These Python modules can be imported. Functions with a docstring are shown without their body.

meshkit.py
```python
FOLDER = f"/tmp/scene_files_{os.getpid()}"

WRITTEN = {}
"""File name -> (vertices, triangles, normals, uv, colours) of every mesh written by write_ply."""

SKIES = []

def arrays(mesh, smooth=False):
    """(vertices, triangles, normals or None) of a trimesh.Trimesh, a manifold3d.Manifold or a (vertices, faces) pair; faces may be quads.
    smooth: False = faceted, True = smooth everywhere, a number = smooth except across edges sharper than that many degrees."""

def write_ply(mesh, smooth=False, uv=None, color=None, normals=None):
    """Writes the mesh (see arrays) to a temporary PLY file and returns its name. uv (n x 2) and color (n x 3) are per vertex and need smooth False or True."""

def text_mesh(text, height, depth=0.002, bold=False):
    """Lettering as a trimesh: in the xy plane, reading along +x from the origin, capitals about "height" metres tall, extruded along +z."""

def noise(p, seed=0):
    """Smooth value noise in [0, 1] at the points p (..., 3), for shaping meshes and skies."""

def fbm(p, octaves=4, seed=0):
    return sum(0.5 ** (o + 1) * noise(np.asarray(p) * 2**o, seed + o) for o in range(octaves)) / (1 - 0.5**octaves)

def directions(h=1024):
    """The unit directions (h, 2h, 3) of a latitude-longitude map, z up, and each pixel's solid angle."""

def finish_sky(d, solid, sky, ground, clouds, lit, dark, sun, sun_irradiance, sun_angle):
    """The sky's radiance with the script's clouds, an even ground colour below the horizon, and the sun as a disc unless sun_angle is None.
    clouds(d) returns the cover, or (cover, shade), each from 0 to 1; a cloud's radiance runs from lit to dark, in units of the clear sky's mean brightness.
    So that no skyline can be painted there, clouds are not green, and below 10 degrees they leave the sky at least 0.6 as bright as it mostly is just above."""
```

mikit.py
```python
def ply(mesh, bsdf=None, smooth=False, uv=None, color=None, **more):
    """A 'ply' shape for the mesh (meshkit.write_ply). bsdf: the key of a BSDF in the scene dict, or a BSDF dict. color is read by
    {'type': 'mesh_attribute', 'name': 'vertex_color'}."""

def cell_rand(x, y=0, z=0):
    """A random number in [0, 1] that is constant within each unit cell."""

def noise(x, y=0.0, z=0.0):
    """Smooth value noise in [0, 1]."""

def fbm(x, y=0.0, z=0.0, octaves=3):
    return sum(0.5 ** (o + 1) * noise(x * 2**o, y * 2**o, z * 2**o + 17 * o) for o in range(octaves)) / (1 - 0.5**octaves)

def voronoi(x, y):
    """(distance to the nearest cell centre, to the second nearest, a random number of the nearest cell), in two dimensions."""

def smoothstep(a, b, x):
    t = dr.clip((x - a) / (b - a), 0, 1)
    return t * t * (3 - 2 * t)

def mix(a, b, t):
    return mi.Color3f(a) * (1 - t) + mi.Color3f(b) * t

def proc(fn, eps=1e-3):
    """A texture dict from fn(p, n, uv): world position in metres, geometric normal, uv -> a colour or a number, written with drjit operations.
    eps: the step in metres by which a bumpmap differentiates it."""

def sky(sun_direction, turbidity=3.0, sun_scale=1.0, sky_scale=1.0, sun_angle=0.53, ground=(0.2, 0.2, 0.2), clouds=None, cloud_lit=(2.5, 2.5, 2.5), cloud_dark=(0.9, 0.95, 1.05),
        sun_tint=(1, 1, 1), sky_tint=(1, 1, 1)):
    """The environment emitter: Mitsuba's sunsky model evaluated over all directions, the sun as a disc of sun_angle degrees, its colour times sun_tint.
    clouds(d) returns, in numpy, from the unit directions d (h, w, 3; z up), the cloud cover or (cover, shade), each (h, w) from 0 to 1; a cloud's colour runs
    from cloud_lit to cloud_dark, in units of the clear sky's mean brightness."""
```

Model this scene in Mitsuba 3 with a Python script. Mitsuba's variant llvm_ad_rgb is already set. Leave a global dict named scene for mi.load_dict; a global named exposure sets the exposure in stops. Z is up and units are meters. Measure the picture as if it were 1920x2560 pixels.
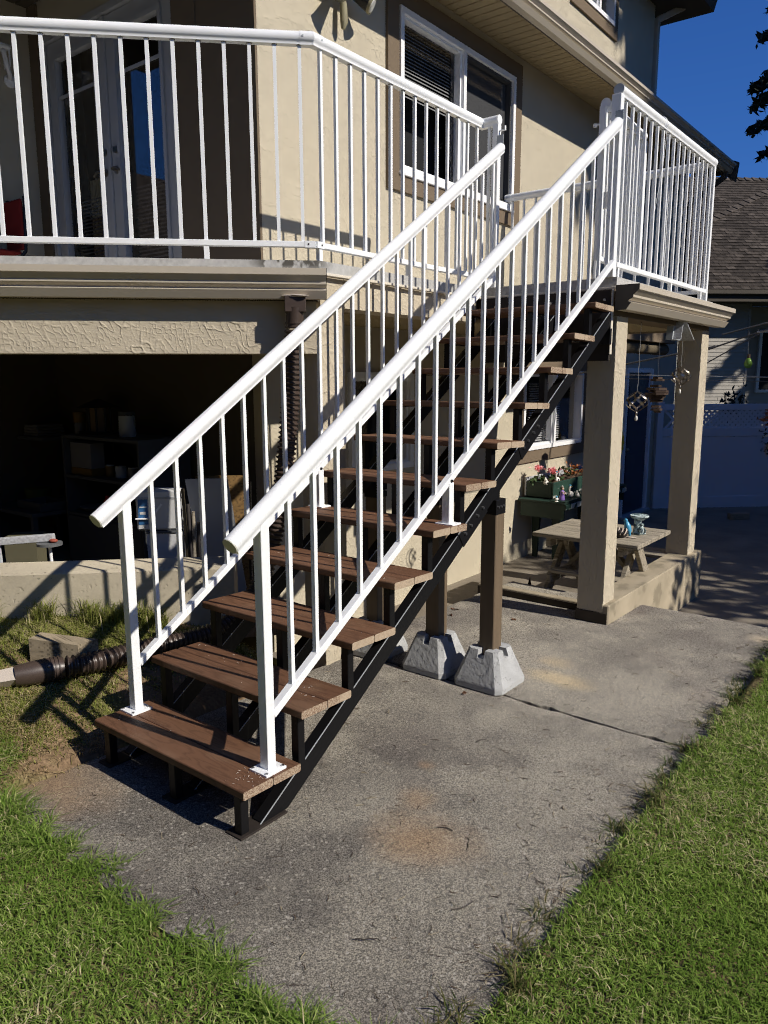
import math, random
import numpy as np, trimesh, manifold3d, shapely.geometry as sg
import mitsuba as mi, drjit as dr
import mikit
from mikit import proc, noise, fbm, voronoi, smoothstep, mix, cell_rand

T4 = mi.ScalarTransform4f
scene, labels = {}, {}

# ---------------------------------------------------------------- camera, sky, exposure
CAM = np.array([1.8743, -1.5942, 1.4122])
F_PX, YAW, PITCH, ROLL = 1888.85, -0.6675, -0.1749, -0.0027
_f = np.array([math.sin(YAW) * math.cos(PITCH), math.cos(YAW) * math.cos(PITCH), math.sin(PITCH)])
_r = np.array([math.cos(YAW), -math.sin(YAW), 0.0])
_u = np.cross(_r, _f)
_up = -_r * math.sin(ROLL) + _u * math.cos(ROLL)
scene['camera'] = {'type': 'perspective', 'fov_axis': 'x', 'fov': math.degrees(2 * math.atan(960 / F_PX)), 'near_clip': 0.05, 'far_clip': 1500.0,
                   'to_world': T4().look_at(origin=CAM.tolist(), target=(CAM + _f).tolist(), up=_up.tolist())}
SUN = (1.0, 0.11, 0.745)
scene['sky'] = mikit.sky(SUN, turbidity=2.2, sun_scale=1.0, sky_scale=0.45, ground=(0.10, 0.10, 0.09), sun_tint=(0.90, 1.03, 1.30), sky_tint=(0.45, 0.93, 1.85))
exposure = 1.88

# ---------------------------------------------------------------- helpers
rng = np.random.default_rng(7)
random.seed(7)
S2 = math.sqrt(0.5)
FDIR = np.array([S2, S2, 0.0])     # along the 45 degree deck edge
NDIR = np.array([S2, -S2, 0.0])    # outwards from that edge


def C45(s, c, z=0.0):
    return np.array([s * S2 + c * S2, s * S2 - c * S2, z])


def numbered(key):
    if key not in USED:
        USED.add(key)
        return key
    i = 1
    while f'{key}_{i:03d}' in USED:
        i += 1
    key = f'{key}_{i:03d}'
    USED.add(key)
    return key


USED = set()


def thing(name, label, cat, group=None):
    k = numbered(name)
    labels[k] = {'label': label, 'category': cat}
    if group:
        labels[k]['group'] = group
    return k


def add(name, mesh, mat, parent=None, smooth=False, label=None, cat=None, kind=None, group=None, uv=None, color=None, to_world=None, **more):
    k = numbered((parent + '__' if parent else '') + name)
    d = mesh if isinstance(mesh, dict) else mikit.ply(mesh, mat, smooth=smooth, uv=uv, color=color, **more)
    if to_world is not None:
        d = {**d, 'to_world': to_world}
    scene[k] = d
    e = {}
    if label: e['label'] = label
    if cat: e['category'] = cat
    if kind: e['kind'] = kind
    if group: e['group'] = group
    if e: labels[k] = e
    return k


def cat_m(*ms):
    ms = [m for x in ms for m in (x if isinstance(x, (list, tuple)) else [x])]
    return trimesh.util.concatenate(ms)


def box(x0, x1, y0, y1, z0, z1, b=0.0):
    x0, x1 = min(x0, x1), max(x0, x1); y0, y1 = min(y0, y1), max(y0, y1); z0, z1 = min(z0, z1), max(z0, z1)
    c = np.array([x0 + x1, y0 + y1, z0 + z1]) / 2
    h = np.array([x1 - x0, y1 - y0, z1 - z0]) / 2
    b = min(b, h.min() * 0.9)
    if b <= 0:
        m = trimesh.creation.box(extents=2 * h); m.apply_translation(c); return m
    pts = []
    for sx in (-1, 1):
        for sy in (-1, 1):
            for sz in (-1, 1):
                for ax in range(3):
                    p = h - b
                    p = p.copy(); p[ax] = h[ax]
                    pts.append(p * [sx, sy, sz])
    m = trimesh.convex.convex_hull(np.array(pts)); m.apply_translation(c); return m


def bar(p0, p1, w, h, up=(0, 0, 1), b=0.0):
    """oriented box from p0 to p1 (centre line); w across, h along up"""
    p0, p1 = np.array(p0, float), np.array(p1, float)
    d = p1 - p0; L = np.linalg.norm(d); d /= L
    up = np.array(up, float)
    s = np.cross(d, up); s /= np.linalg.norm(s)
    u = np.cross(s, d)
    m = box(-w / 2, w / 2, -L / 2, L / 2, -h / 2, h / 2, b)
    M = np.eye(4); M[:3, 0] = s; M[:3, 1] = d; M[:3, 2] = u; M[:3, 3] = (p0 + p1) / 2
    m.apply_transform(M); return m


def tube(path, r, n=12, cap=True):
    P = np.array(path, float); r = np.broadcast_to(np.array(r, float), (len(P),))
    t = np.gradient(P, axis=0); t /= np.linalg.norm(t, axis=1, keepdims=True)
    a = np.array([0, 0, 1.0]) if abs(t[0][2]) < 0.9 else np.array([1.0, 0, 0])
    V = []; 
    a = a - t[0] * (a @ t[0]); a /= np.linalg.norm(a)
    for i in range(len(P)):
        a = a - t[i] * (a @ t[i]); a /= np.linalg.norm(a)
        b = np.cross(t[i], a)
        th = np.arange(n) * 2 * math.pi / n
        V.append(P[i] + r[i] * (np.cos(th)[:, None] * a + np.sin(th)[:, None] * b))
    V = np.vstack(V); Fc = []
    for i in range(len(P) - 1):
        for j in range(n):
            q = [i * n + j, i * n + (j + 1) % n, (i + 1) * n + (j + 1) % n, (i + 1) * n + j]
            Fc += [[q[0], q[1], q[2]], [q[0], q[2], q[3]]]
    if cap:
        k = len(V); V = np.vstack([V, P[0], P[-1]])
        for j in range(n):
            Fc += [[k, (j + 1) % n, j], [k + 1, (len(P) - 1) * n + j, (len(P) - 1) * n + (j + 1) % n]]
    return trimesh.Trimesh(V, np.array(Fc), process=False)


def cyl(p0, p1, r, n=14, r1=None):
    return tube([p0, p1], [r, r if r1 is None else r1], n)


def lathe(prof, n=24, at=(0, 0, 0)):
    m = trimesh.creation.revolve(np.array(prof, float), sections=n); m.apply_translation(at); return m


def prism(poly, t0, t1, axes='xyz'):
    """polygon (shapely or points) in plane axes[0],axes[1], extruded along axes[2] from t0 to t1"""
    if not isinstance(poly, sg.Polygon): poly = sg.Polygon(poly)
    m = trimesh.creation.extrude_polygon(poly, abs(t1 - t0))
    v = np.array(m.vertices); v[:, 2] += min(t0, t1)
    o = np.zeros_like(v)
    for i, a in enumerate(axes): o[:, 'xyz'.index(a)] = v[:, i]
    f = np.array(m.faces)
    mm = trimesh.Trimesh(o, f, process=False)
    if mm.volume < 0: mm = trimesh.Trimesh(o, f[:, ::-1], process=False)
    return mm


def sweep45(prof, s0, s1):
    """profile (c, z) swept along the 45 degree direction"""
    m = prism(prof, s0, s1, 'xyz')      # x=c, y=z, z=s
    v = np.array(m.vertices)
    o = v[:, 0:1] * NDIR + v[:, 2:3] * FDIR + v[:, 1:2] * [0, 0, 1.0]
    mm = trimesh.Trimesh(o, m.faces, process=False)
    if mm.volume < 0: mm.invert()
    return mm


def box45(s0, s1, c0, c1, z0, z1, b=0.0):
    m = box(min(c0, c1), max(c0, c1), min(s0, s1), max(s0, s1), z0, z1, b)
    v = np.array(m.vertices)
    o = v[:, 0:1] * NDIR + v[:, 1:2] * FDIR + v[:, 2:3] * [0, 0, 1.0]
    mm = trimesh.Trimesh(o, m.faces, process=False)
    if mm.volume < 0: mm.invert()
    return mm


def fine_box(x0, x1, y0, y1, z0, z1, step, amp, seed=0):
    """box split into small faces and roughened, for ragged stucco edges"""
    m = box(x0, x1, y0, y1, z0, z1)
    m = m.subdivide_to_size(step, max_iter=12)
    m.merge_vertices()
    r = np.random.default_rng(seed)
    v = np.array(m.vertices)
    c = np.array([(x0 + x1) / 2, (y0 + y1) / 2]); d = v[:, :2] - c
    h = np.array([(x1 - x0) / 2, (y1 - y0) / 2])
    o = np.zeros_like(v); 
    on = np.stack([np.abs(np.abs(d[:, a]) - h[a]) < 1e-6 for a in (0, 1)], 1)
    arris = on.all(1)
    for a in (0, 1):
        o[arris, a] = -np.sign(d[arris, a]) * np.abs(r.normal(0, amp, arris.sum()))
        side = on[:, a] & ~arris
        o[side, a] = r.normal(0, amp * .12, side.sum())
    m.vertices = v + o
    return m


def blob(c, r, seed=0, amp=0.15, sub=2):
    m = trimesh.creation.icosphere(subdivisions=sub)
    q = np.random.default_rng(seed)
    v = np.array(m.vertices); k = q.normal(size=(6, 3)) * 2.2; ph = q.uniform(0, 6, 6)
    v *= 1 + amp * np.mean(np.sin(v @ k.T + ph), axis=1, keepdims=True) * 2
    m.vertices = v * np.array(r) + np.array(c); return m


def leaves(pts, size, seed=0, up_bias=0.3, aspect=0.5):
    q = np.random.default_rng(seed); n = len(pts)
    d = q.normal(size=(n, 3)); d[:, 2] = d[:, 2] * 0.6 + up_bias; d /= np.linalg.norm(d, axis=1, keepdims=True)
    a = np.cross(d, q.normal(size=(n, 3))); a /= np.linalg.norm(a, axis=1, keepdims=True)
    s = size * q.uniform(0.6, 1.3, (n, 1)); w = s * aspect
    nrm = np.cross(d, a)
    p0 = pts - d * s * .5; p2 = pts + d * s * .5
    p1 = pts + a * w * .5 + nrm * w * .15; p3 = pts - a * w * .5 + nrm * w * .15
    V = np.stack([p0, p1, p2, p3], 1).reshape(-1, 3)
    i = np.arange(n)[:, None] * 4
    Fc = np.vstack([i + [0, 1, 2], i + [0, 2, 3]])
    return trimesh.Trimesh(V, Fc, process=False)


def mat(name, d):
    scene[name] = d
    return name


def P(base, rough=0.6, **k):
    b = base if isinstance(base, dict) else {'type': 'rgb', 'value': list(base)}
    return {'type': 'principled', 'base_color': b, 'roughness': rough, **k}


def two(d): return {'type': 'twosided', 'bsdf': d}
def bump(d, fn, scale=1.0, eps=1e-3): return {'type': 'bumpmap', 'arbitrary': proc(fn, eps), 'scale': scale, 'bsdf': d}


# ---------------------------------------------------------------- materials
def stucco_h(freq, depth):
    def h(p, n, uv):
        t = p.x * .8 - p.y * .8
        h_ = p.x * .66 + p.y * .66 + t * .25
        w = noise(h_ * freq * .4 + 3, t * 2, p.z * freq * .3)
        a = noise(h_ * freq * 1.25 + 2.2 * w + p.z * freq * .2, t * freq * .6, p.z * freq * .6 + 2.2 * w)
        worm = smoothstep(.80, .96, 1 - dr.abs(2 * a - 1))
        b = noise(h_ * freq * 2.7 + 3 * w + p.z * freq * .5, t * freq, p.z * freq * 1.1 - 2 * w)
        worm2 = smoothstep(.80, .97, 1 - dr.abs(2 * b - 1))
        fine = noise(p.x * freq * 5.2, p.y * freq * 5.2, p.z * freq * 5.2)
        m1 = smoothstep(.38, .66, w)
        return depth * (.75 * worm * m1 + .5 * worm2 * (1 - .6 * m1) + .16 * fine)
    return h


def stucco_c(base):
    def f(p, n, uv):
        m = fbm(p.x * 1.1, p.y * 1.1, p.z * 1.3)
        s = fbm(p.x * 9, p.y * 9, p.z * 5)
        k = 0.9 + 0.14 * m + 0.08 * s
        return mi.Color3f(base) * k
    return f


TAN = (0.49, 0.44, 0.335)
TRIM = (0.165, 0.127, 0.088)
mat('stucco', two(bump(P(proc(stucco_c(TAN)), .9, specular=.2), stucco_h(40, .0052), 1.0, 1.5e-3)))
mat('stucco_coarse', two(bump(P(proc(stucco_c((0.48, 0.425, 0.325))), .9, specular=.2), stucco_h(27, .0046), 1.0, 2e-3)))
mat('stucco_brown', two(bump(P(TRIM, .85, specular=.2), stucco_h(30, .002), 1.0, 1.5e-3)))
mat('white_paint', two(P(proc(lambda p, n, uv: mi.Color3f(.80, .82, .83) * (0.95 + .07 * fbm(p.x * 14, p.y * 14, p.z * 6))), .34, specular=.5)))
mat('vinyl', two(P((.78, .79, .80), .35)))
mat('door_paint', two(P((.42, .43, .45), .4)))


def tread_c(p, n, uv):
    w = fbm(p.x * 2.2, p.y * 16, p.z * 3, 3)
    g = w * 9 + noise(p.x * 60, p.y * 260) * .25
    f = g - dr.floor(g)
    line = smoothstep(.0, .18, f) * (1 - smoothstep(.62, 1.0, f))
    k = (.9 + .2 * cell_rand(p.y / .1413 + .03, 5)) * (.80 + .25 * line) + .2 * (fbm(p.x * 5, p.y * 40, 1) - .5)
    brown = mi.Color3f(.122, .061, .034) * k
    dust = smoothstep(.6, .82, fbm(p.x * 7, p.y * 9, 3))
    brown = mix(brown, (.25, .17, .11), .16 * dust)
    sp = fbm(p.y * 140, p.z * 160, p.x * 140)
    cut = mix((.33, .25, .17), (.46, .37, .27), sp)
    dark = smoothstep(.45, .6, noise(p.y * 420, p.z * 420)) * smoothstep(.62, .66, cell_rand(p.y * 3.6 + .2, 2))
    cut = mix(cut, (.16, .09, .06), .8 * dark)
    e = smoothstep(.85, .97, dr.abs(n.x))
    return mix(brown, cut, e)


mat('composite_board', two(bump(P(proc(tread_c), .62, specular=.35), lambda p, n, uv: .0012 * fbm(p.x * 4, p.y * 120, p.z * 120), 1.0, 8e-4)))
mat('black_steel', two(P((.006, .006, .007), .45, specular=.28)))
mat('bright_steel', two(P((.55, .55, .56), .35, metallic=1.0)))
mat('post_brown', two(P(proc(lambda p, n, uv: mi.Color3f(.135, .098, .062) * (.85 + .3 * fbm(p.x * 60, p.y * 60, p.z * 3))), .6)))


def pier_c(p, n, uv):
    f = fbm(p.x * 16, p.y * 16, p.z * 16, 4)
    s = noise(p.x * 300, p.y * 300, p.z * 300)
    pit = smoothstep(.80, .88, noise(p.x * 110, p.y * 110, p.z * 110))
    return mi.Color3f(.44, .45, .45) * (.72 + .36 * f + .2 * (s - .5)) * (1 - .3 * pit)


mat('pier_concrete', two(bump(P(proc(pier_c), .92, specular=.2), lambda p, n, uv: .003 * fbm(p.x * 50, p.y * 50, p.z * 50, 3) - .004 * smoothstep(.74, .86, noise(p.x * 85, p.y * 85, p.z * 38)) - .002 * smoothstep(.80, .88, noise(p.x * 110, p.y * 110, p.z * 110)), 1.0, 1e-3)))


def spot(p, x, y, rx, ry, seed):
    d = dr.sqrt(dr.square((p.x - x) / rx) + dr.square((p.y - y) / ry))
    return smoothstep(1.15, .1, d + .9 * (fbm(p.x * 6 + seed, p.y * 6, seed, 4) - .5))


def slab_c(p, n, uv):
    big = fbm(p.x * 1.3, p.y * 1.3, 5, 4)
    mid = fbm(p.x * 7, p.y * 7, 2, 3)
    d1, d2, cr = voronoi(p.x * 230, p.y * 230)
    d3, d4, cb = voronoi(p.x * 62 + 7, p.y * 62)
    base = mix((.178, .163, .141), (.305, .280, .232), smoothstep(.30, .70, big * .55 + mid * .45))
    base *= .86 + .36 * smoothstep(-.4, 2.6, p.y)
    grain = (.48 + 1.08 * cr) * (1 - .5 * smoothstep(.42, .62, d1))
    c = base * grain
    stone = smoothstep(.83, .86, cb) * smoothstep(.36, .28, d3)
    c = mix(c, mi.Color3f(.36, .34, .30) * (.6 + .8 * cr), .7 * stone)
    darkst = smoothstep(.12, .10, cb) * smoothstep(.36, .26, d3)
    c = mix(c, (.05, .047, .045), .6 * darkst)
    moss = smoothstep(.55, .8, fbm(p.x * 2.1 + 4, p.y * 2.1, 9, 4))
    c = mix(c, c * mi.Color3f(.66, .62, .65), .55 * moss)
    rust = dr.maximum(spot(p, .46, .42, .24, .20, 3), dr.maximum(.8 * spot(p, .28, .62, .12, .12, 8), .8 * spot(p, .16, .86, .06, .05, 13)))
    c = mix(c, mi.Color3f(.34, .22, .12) * (.5 + .7 * cr), .62 * rust)
    saw = dr.maximum(spot(p, .20, 2.12, .22, .12, 21), .7 * spot(p, .02, 2.35, .15, .1, 31))
    c = mix(c, mi.Color3f(.55, .45, .29) * (.6 + .6 * cr), .8 * saw)
    saw2 = spot(p, .95, 3.6, .16, .14, 41)
    c = mix(c, mi.Color3f(.6, .5, .36) * (.6 + .6 * cr), .8 * saw2)
    soil = spot(p, -.9, -.2, .34, .22, 51)
    c = mix(c, mi.Color3f(.26, .18, .11) * (.6 + .7 * cr), .85 * soil)
    return c


def slab_h(p, n, uv):
    d1, d2, cr = voronoi(p.x * 230, p.y * 230)
    return .0013 * cr * smoothstep(.6, .2, d1) + .003 * fbm(p.x * 25, p.y * 25, 0, 2)


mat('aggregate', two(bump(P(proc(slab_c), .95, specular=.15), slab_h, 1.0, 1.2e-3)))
mat('plain_concrete', two(bump(P(proc(lambda p, n, uv: mi.Color3f(.20, .175, .14) * (.65 + .7 * fbm(p.x * 4, p.y * 4, p.z * 4, 4)) * (.8 + .4 * noise(p.x * 170, p.y * 170, p.z * 170))), .92, specular=.2), lambda p, n, uv: .003 * fbm(p.x * 40, p.y * 40, p.z * 40), 1.0, 1e-3)))


def wallconc_c(p, n, uv):
    f = fbm(p.x * 3, p.y * 3, p.z * 3, 4)
    g = noise(p.x * 120, p.y * 120, p.z * 120)
    pit = smoothstep(.80, .86, noise(p.x * 60, p.y * 60, p.z * 60 + 5)) * smoothstep(.5, .6, fbm(p.x * 5, p.y * 5, p.z * 5))
    low = smoothstep(.13, .0, p.z) * smoothstep(.35, .65, fbm(p.x * 12, p.y * 12, p.z * 8))
    c = mi.Color3f(.47, .42, .32) * (.75 + .4 * f + .12 * (g - .5)) * (1 - .3 * pit)
    return mix(c, (.18, .16, .10), .5 * low)


mat('painted_concrete', two(bump(P(proc(wallconc_c), .9, specular=.2), lambda p, n, uv: .002 * fbm(p.x * 30, p.y * 30, p.z * 30) - .003 * smoothstep(.80, .86, noise(p.x * 60, p.y * 60, p.z * 60 + 5)), 1.0, 1e-3)))
mat('dark_base', two(P(proc(lambda p, n, uv: mi.Color3f(.05, .04, .028) * (.5 + fbm(p.x * 9, p.y * 9, p.z * 9))), .9)))  # near-black mottled brown for the thin strips along the curb front
mat('curb_concrete', two(bump(P(proc(lambda p, n, uv: mix(mi.Color3f(.36, .31, .225) * (.7 + .5 * fbm(p.x * 5, p.y * 5, p.z * 5, 4)), (.16, .14, .10), .6 * smoothstep(.55, .75, fbm(p.x * 9, p.y * 9, p.z * 7)))), .9, specular=.2), lambda p, n, uv: .003 * fbm(p.x * 40, p.y * 40, p.z * 40), 1.0, 1e-3)))
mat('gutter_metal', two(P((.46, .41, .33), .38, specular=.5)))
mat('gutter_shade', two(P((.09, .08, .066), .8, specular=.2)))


def memb_c(p, n, uv):
    f = fbm(p.x * 55, p.y * 55, p.z * 40, 3)
    dirt = smoothstep(.36, .50, fbm(p.x * 26, p.y * 26, p.z * 14, 4)) * smoothstep(.26, .12, dr.abs((p.x + p.y) * .7071 - .20)) * smoothstep(1.975, 2.02, p.z)
    c = mi.Color3f(.40, .40, .385) * (.72 + .5 * f)
    return mix(c, (.045, .04, .03), .9 * dirt)


mat('deck_membrane', two(P(proc(memb_c), .85)))
mat('drip_metal', two(P((.62, .57, .47), .5)))
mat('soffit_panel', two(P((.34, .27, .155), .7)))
mat('shade_brown', two(P((.075, .062, .042), .8)))  # dark brown holding the deep shade of walls and soffits in its colour
mat('dark_board', two(P(proc(lambda p, n, uv: mi.Color3f(.018, .013, .010) * (.6 + .9 * fbm(p.x * 30, p.y * 30, p.z * 6))), .8)))
mat('glass', {'type': 'thindielectric', 'int_ior': 1.5})
mat('dark_room', two(P((.012, .013, .015), .9)))
mat('blind_slat', two(P((.42, .43, .44), .6)))
mat('blind_dim', two(P((.22, .225, .23), .7)))
mat('screen_mesh', two(P((.05, .052, .056), .8)))
mat('navy_door', two(P((.020, .030, .055), .4)))
mat('roof_dark', two(P((.035, .032, .03), .9)))
mat('pipe_plastic', two(P(proc(lambda p, n, uv: mi.Color3f(.060, .043, .035) * (.8 + .4 * fbm(p.x * 30, p.y * 30, p.z * 30))), .38, specular=.5)))
mat('pipe_pale', two(P((.42, .37, .32), .6)))


def soil_c(p, n, uv):
    f = fbm(p.x * 12, p.y * 12, 1, 4)
    g = noise(p.x * 130, p.y * 130)
    moss = smoothstep(.42, .66, fbm(p.x * 4 + 7, p.y * 4, 3))
    c = mi.Color3f(.24, .165, .10) * (.5 + .7 * f + .4 * (g - .5))
    return mix(c, mi.Color3f(.14, .15, .045) * (.5 + g), .75 * moss)


mat('lawn_soil', two(bump(P(proc(soil_c), 1.0, specular=.1), lambda p, n, uv: .012 * fbm(p.x * 45, p.y * 45, 1), 1.0, 2e-3)))
mat('far_ground', two(P((.06, .07, .03), 1.0)))
mat('blade', two({'type': 'principledthin', 'base_color': {'type': 'mesh_attribute', 'name': 'vertex_color'}, 'roughness': .55, 'diff_trans': .7, 'spec_trans': 0.0}) if False else {'type': 'principledthin', 'base_color': {'type': 'mesh_attribute', 'name': 'vertex_color'}, 'roughness': .5, 'diff_trans': .6})
mat('vcol', two(P({'type': 'mesh_attribute', 'name': 'vertex_color'}, .8)))


def wood_c(base, grain_axis='x'):
    def f(p, n, uv):
        a, b = (p.x, p.y) if grain_axis == 'x' else (p.y, p.x)
        w = fbm(a * 3, b * 45, p.z * 45, 3)
        cr = smoothstep(.62, .75, noise(a * 6, b * 140, p.z * 90))
        return mi.Color3f(base) * (.62 + .65 * w) * (1 - .45 * cr)
    return f


mat('weathered_wood', two(P(proc(wood_c((.31, .275, .215))), .85, specular=.2)))
mat('timber_grey', two(P(proc(wood_c((.30, .25, .175))), .9, specular=.2)))


def green_c(p, n, uv):
    chip = dr.maximum(smoothstep(.72, .76, fbm(p.y * 16, p.z * 60, p.x * 9, 3)), smoothstep(.52, .56, fbm(p.y * 14, p.z * 22, 4, 3)) * smoothstep(.185, .165, p.z))
    return mix(mi.Color3f(.014, .045, .031) * (.7 + .6 * fbm(p.x * 20, p.y * 20, p.z * 20)), (.45, .46, .42), .85 * chip * smoothstep(.1, .5, n.x))


mat('green_paint', two(P(proc(green_c), .6)))
mat('green_plain', two(P((.010, .030, .021), .6)))
mat('ceramic_white', two(P((.72, .70, .64), .35)))
mat('figure_purple', two(P((.22, .13, .45), .5)))
mat('skin_tone', two(P((.55, .36, .26), .6)))
mat('hair_dark', two(P((.04, .025, .015), .7)))
mat('blue_glaze', two(P((.06, .30, .50), .35)))
mat('verdigris', two(P(proc(lambda p, n, uv: mix((.07, .11, .12), (.55, .66, .66), smoothstep(.35, .6, fbm(p.x * 45, p.y * 45, p.z * 45)))), .7)))
mat('dark_stone', two(P((.035, .03, .03), .7)))
mat('pale_stripe', two(P((.62, .54, .46), .7)))
mat('pink_petal', two(P((.88, .42, .44), .6)))
mat('rust_leaf', two(P((.36, .13, .04), .8)))
mat('dead_leaf', two(P((.13, .06, .03), .8)))
mat('plant_leaf', two(P((.045, .085, .025), .6)))
mat('dark_leaf', two(P((.010, .022, .010), .8)))
mat('conifer_leaf', two(P((.012, .022, .010), .8)))
mat('hedge_leaf', two(P((.03, .055, .02), .8)))
mat('bark', two(P(proc(lambda p, n, uv: mi.Color3f(.05, .042, .034) * (.5 + fbm(p.x * 20, p.y * 20, p.z * 4))), .95)))
mat('moss_bark', two(P(proc(lambda p, n, uv: mi.Color3f(.10, .105, .085) * (.5 + fbm(p.x * 20, p.y * 20, p.z * 5))), .95)))
mat('potting_soil', two(P((.075, .048, .03), 1.0)))
mat('spinner_steel', two(P((.50, .45, .40), .3, metallic=1.0)))
mat('chime_wood', two(P((.055, .032, .02), .7)))
mat('slate_metal', two(P((.36, .39, .41), .45)))
mat('reed', two(P((.10, .080, .048), .8)))
mat('yellow_paint', two(P((.70, .50, .04), .5)))
mat('bulb_glass', P((.30, .55, .08), .1, spec_trans=.6, eta=1.45))
mat('line_grey', two(P((.10, .10, .105), .5)))
mat('line_pale', two(P((.42, .42, .42), .5)))
mat('siding', two(P((.36, .34, .30), .6)))
mat('fence_paint', two(P((.62, .64, .68), .6)))


def shingle_c(k):
    return lambda p, n, uv: mi.Color3f(.056, .047, .039) * k * (.55 + .9 * noise(p.x * 9, p.y * 9, p.z * 9))


for _i, _k in enumerate((.7, 1.0, 1.4)):
    mat(f'shingle_{"abc"[_i]}', two(P(proc(shingle_c(_k)), .9, specular=.2)))
mat('shelf_panel', two(P((.055, .06, .066), .7)))
mat('black_plastic', two(P((.012, .012, .013), .5)))
mat('lantern_amber', two(P((.12, .07, .02), .4)))
mat('mustard', two(P((.15, .085, .012), .6)))
mat('lime_box', two(P((.07, .085, .01), .6)))
mat('card_white', two(P((.50, .51, .52), .7)))
mat('card_dull', two(P((.15, .15, .155), .7)))
mat('label_blue', two(P((.025, .11, .27), .5)))
mat('panel_grey', two(P((.33, .34, .35), .8)))
mat('plywood', two(P(proc(wood_c((.22, .13, .045))), .8)))
mat('tub_beige', two(P((.22, .20, .12), .7)))
mat('tub_dull', two(P((.10, .092, .055), .7)))
mat('galvanised', two(P(proc(lambda p, n, uv: mi.Color3f(.40, .41, .43) * (.7 + .6 * noise(p.x * 90, p.y * 90, p.z * 90))), .5)))
mat('red_paint', two(P((.50, .05, .03), .5)))
mat('brick_red', two(P((.30, .07, .045), .7)))
mat('dull_steel', two(P((.10, .105, .11), .6)))
mat('red_fabric', two(P((.20, .012, .012), .9)))
mat('nickel', two(P((.30, .27, .22), .35, metallic=1.0)))
mat('lamp_lens', two(P((.50, .50, .46), .2)))
mat('sun_leaf', two(P((.05, .085, .03), .7)))

# ---------------------------------------------------------------- ground, slabs, lawn
Z0 = -0.55     # level of the sunken patio and driveway


def slab_z(y): return -0.200 - 0.020 * y


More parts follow.
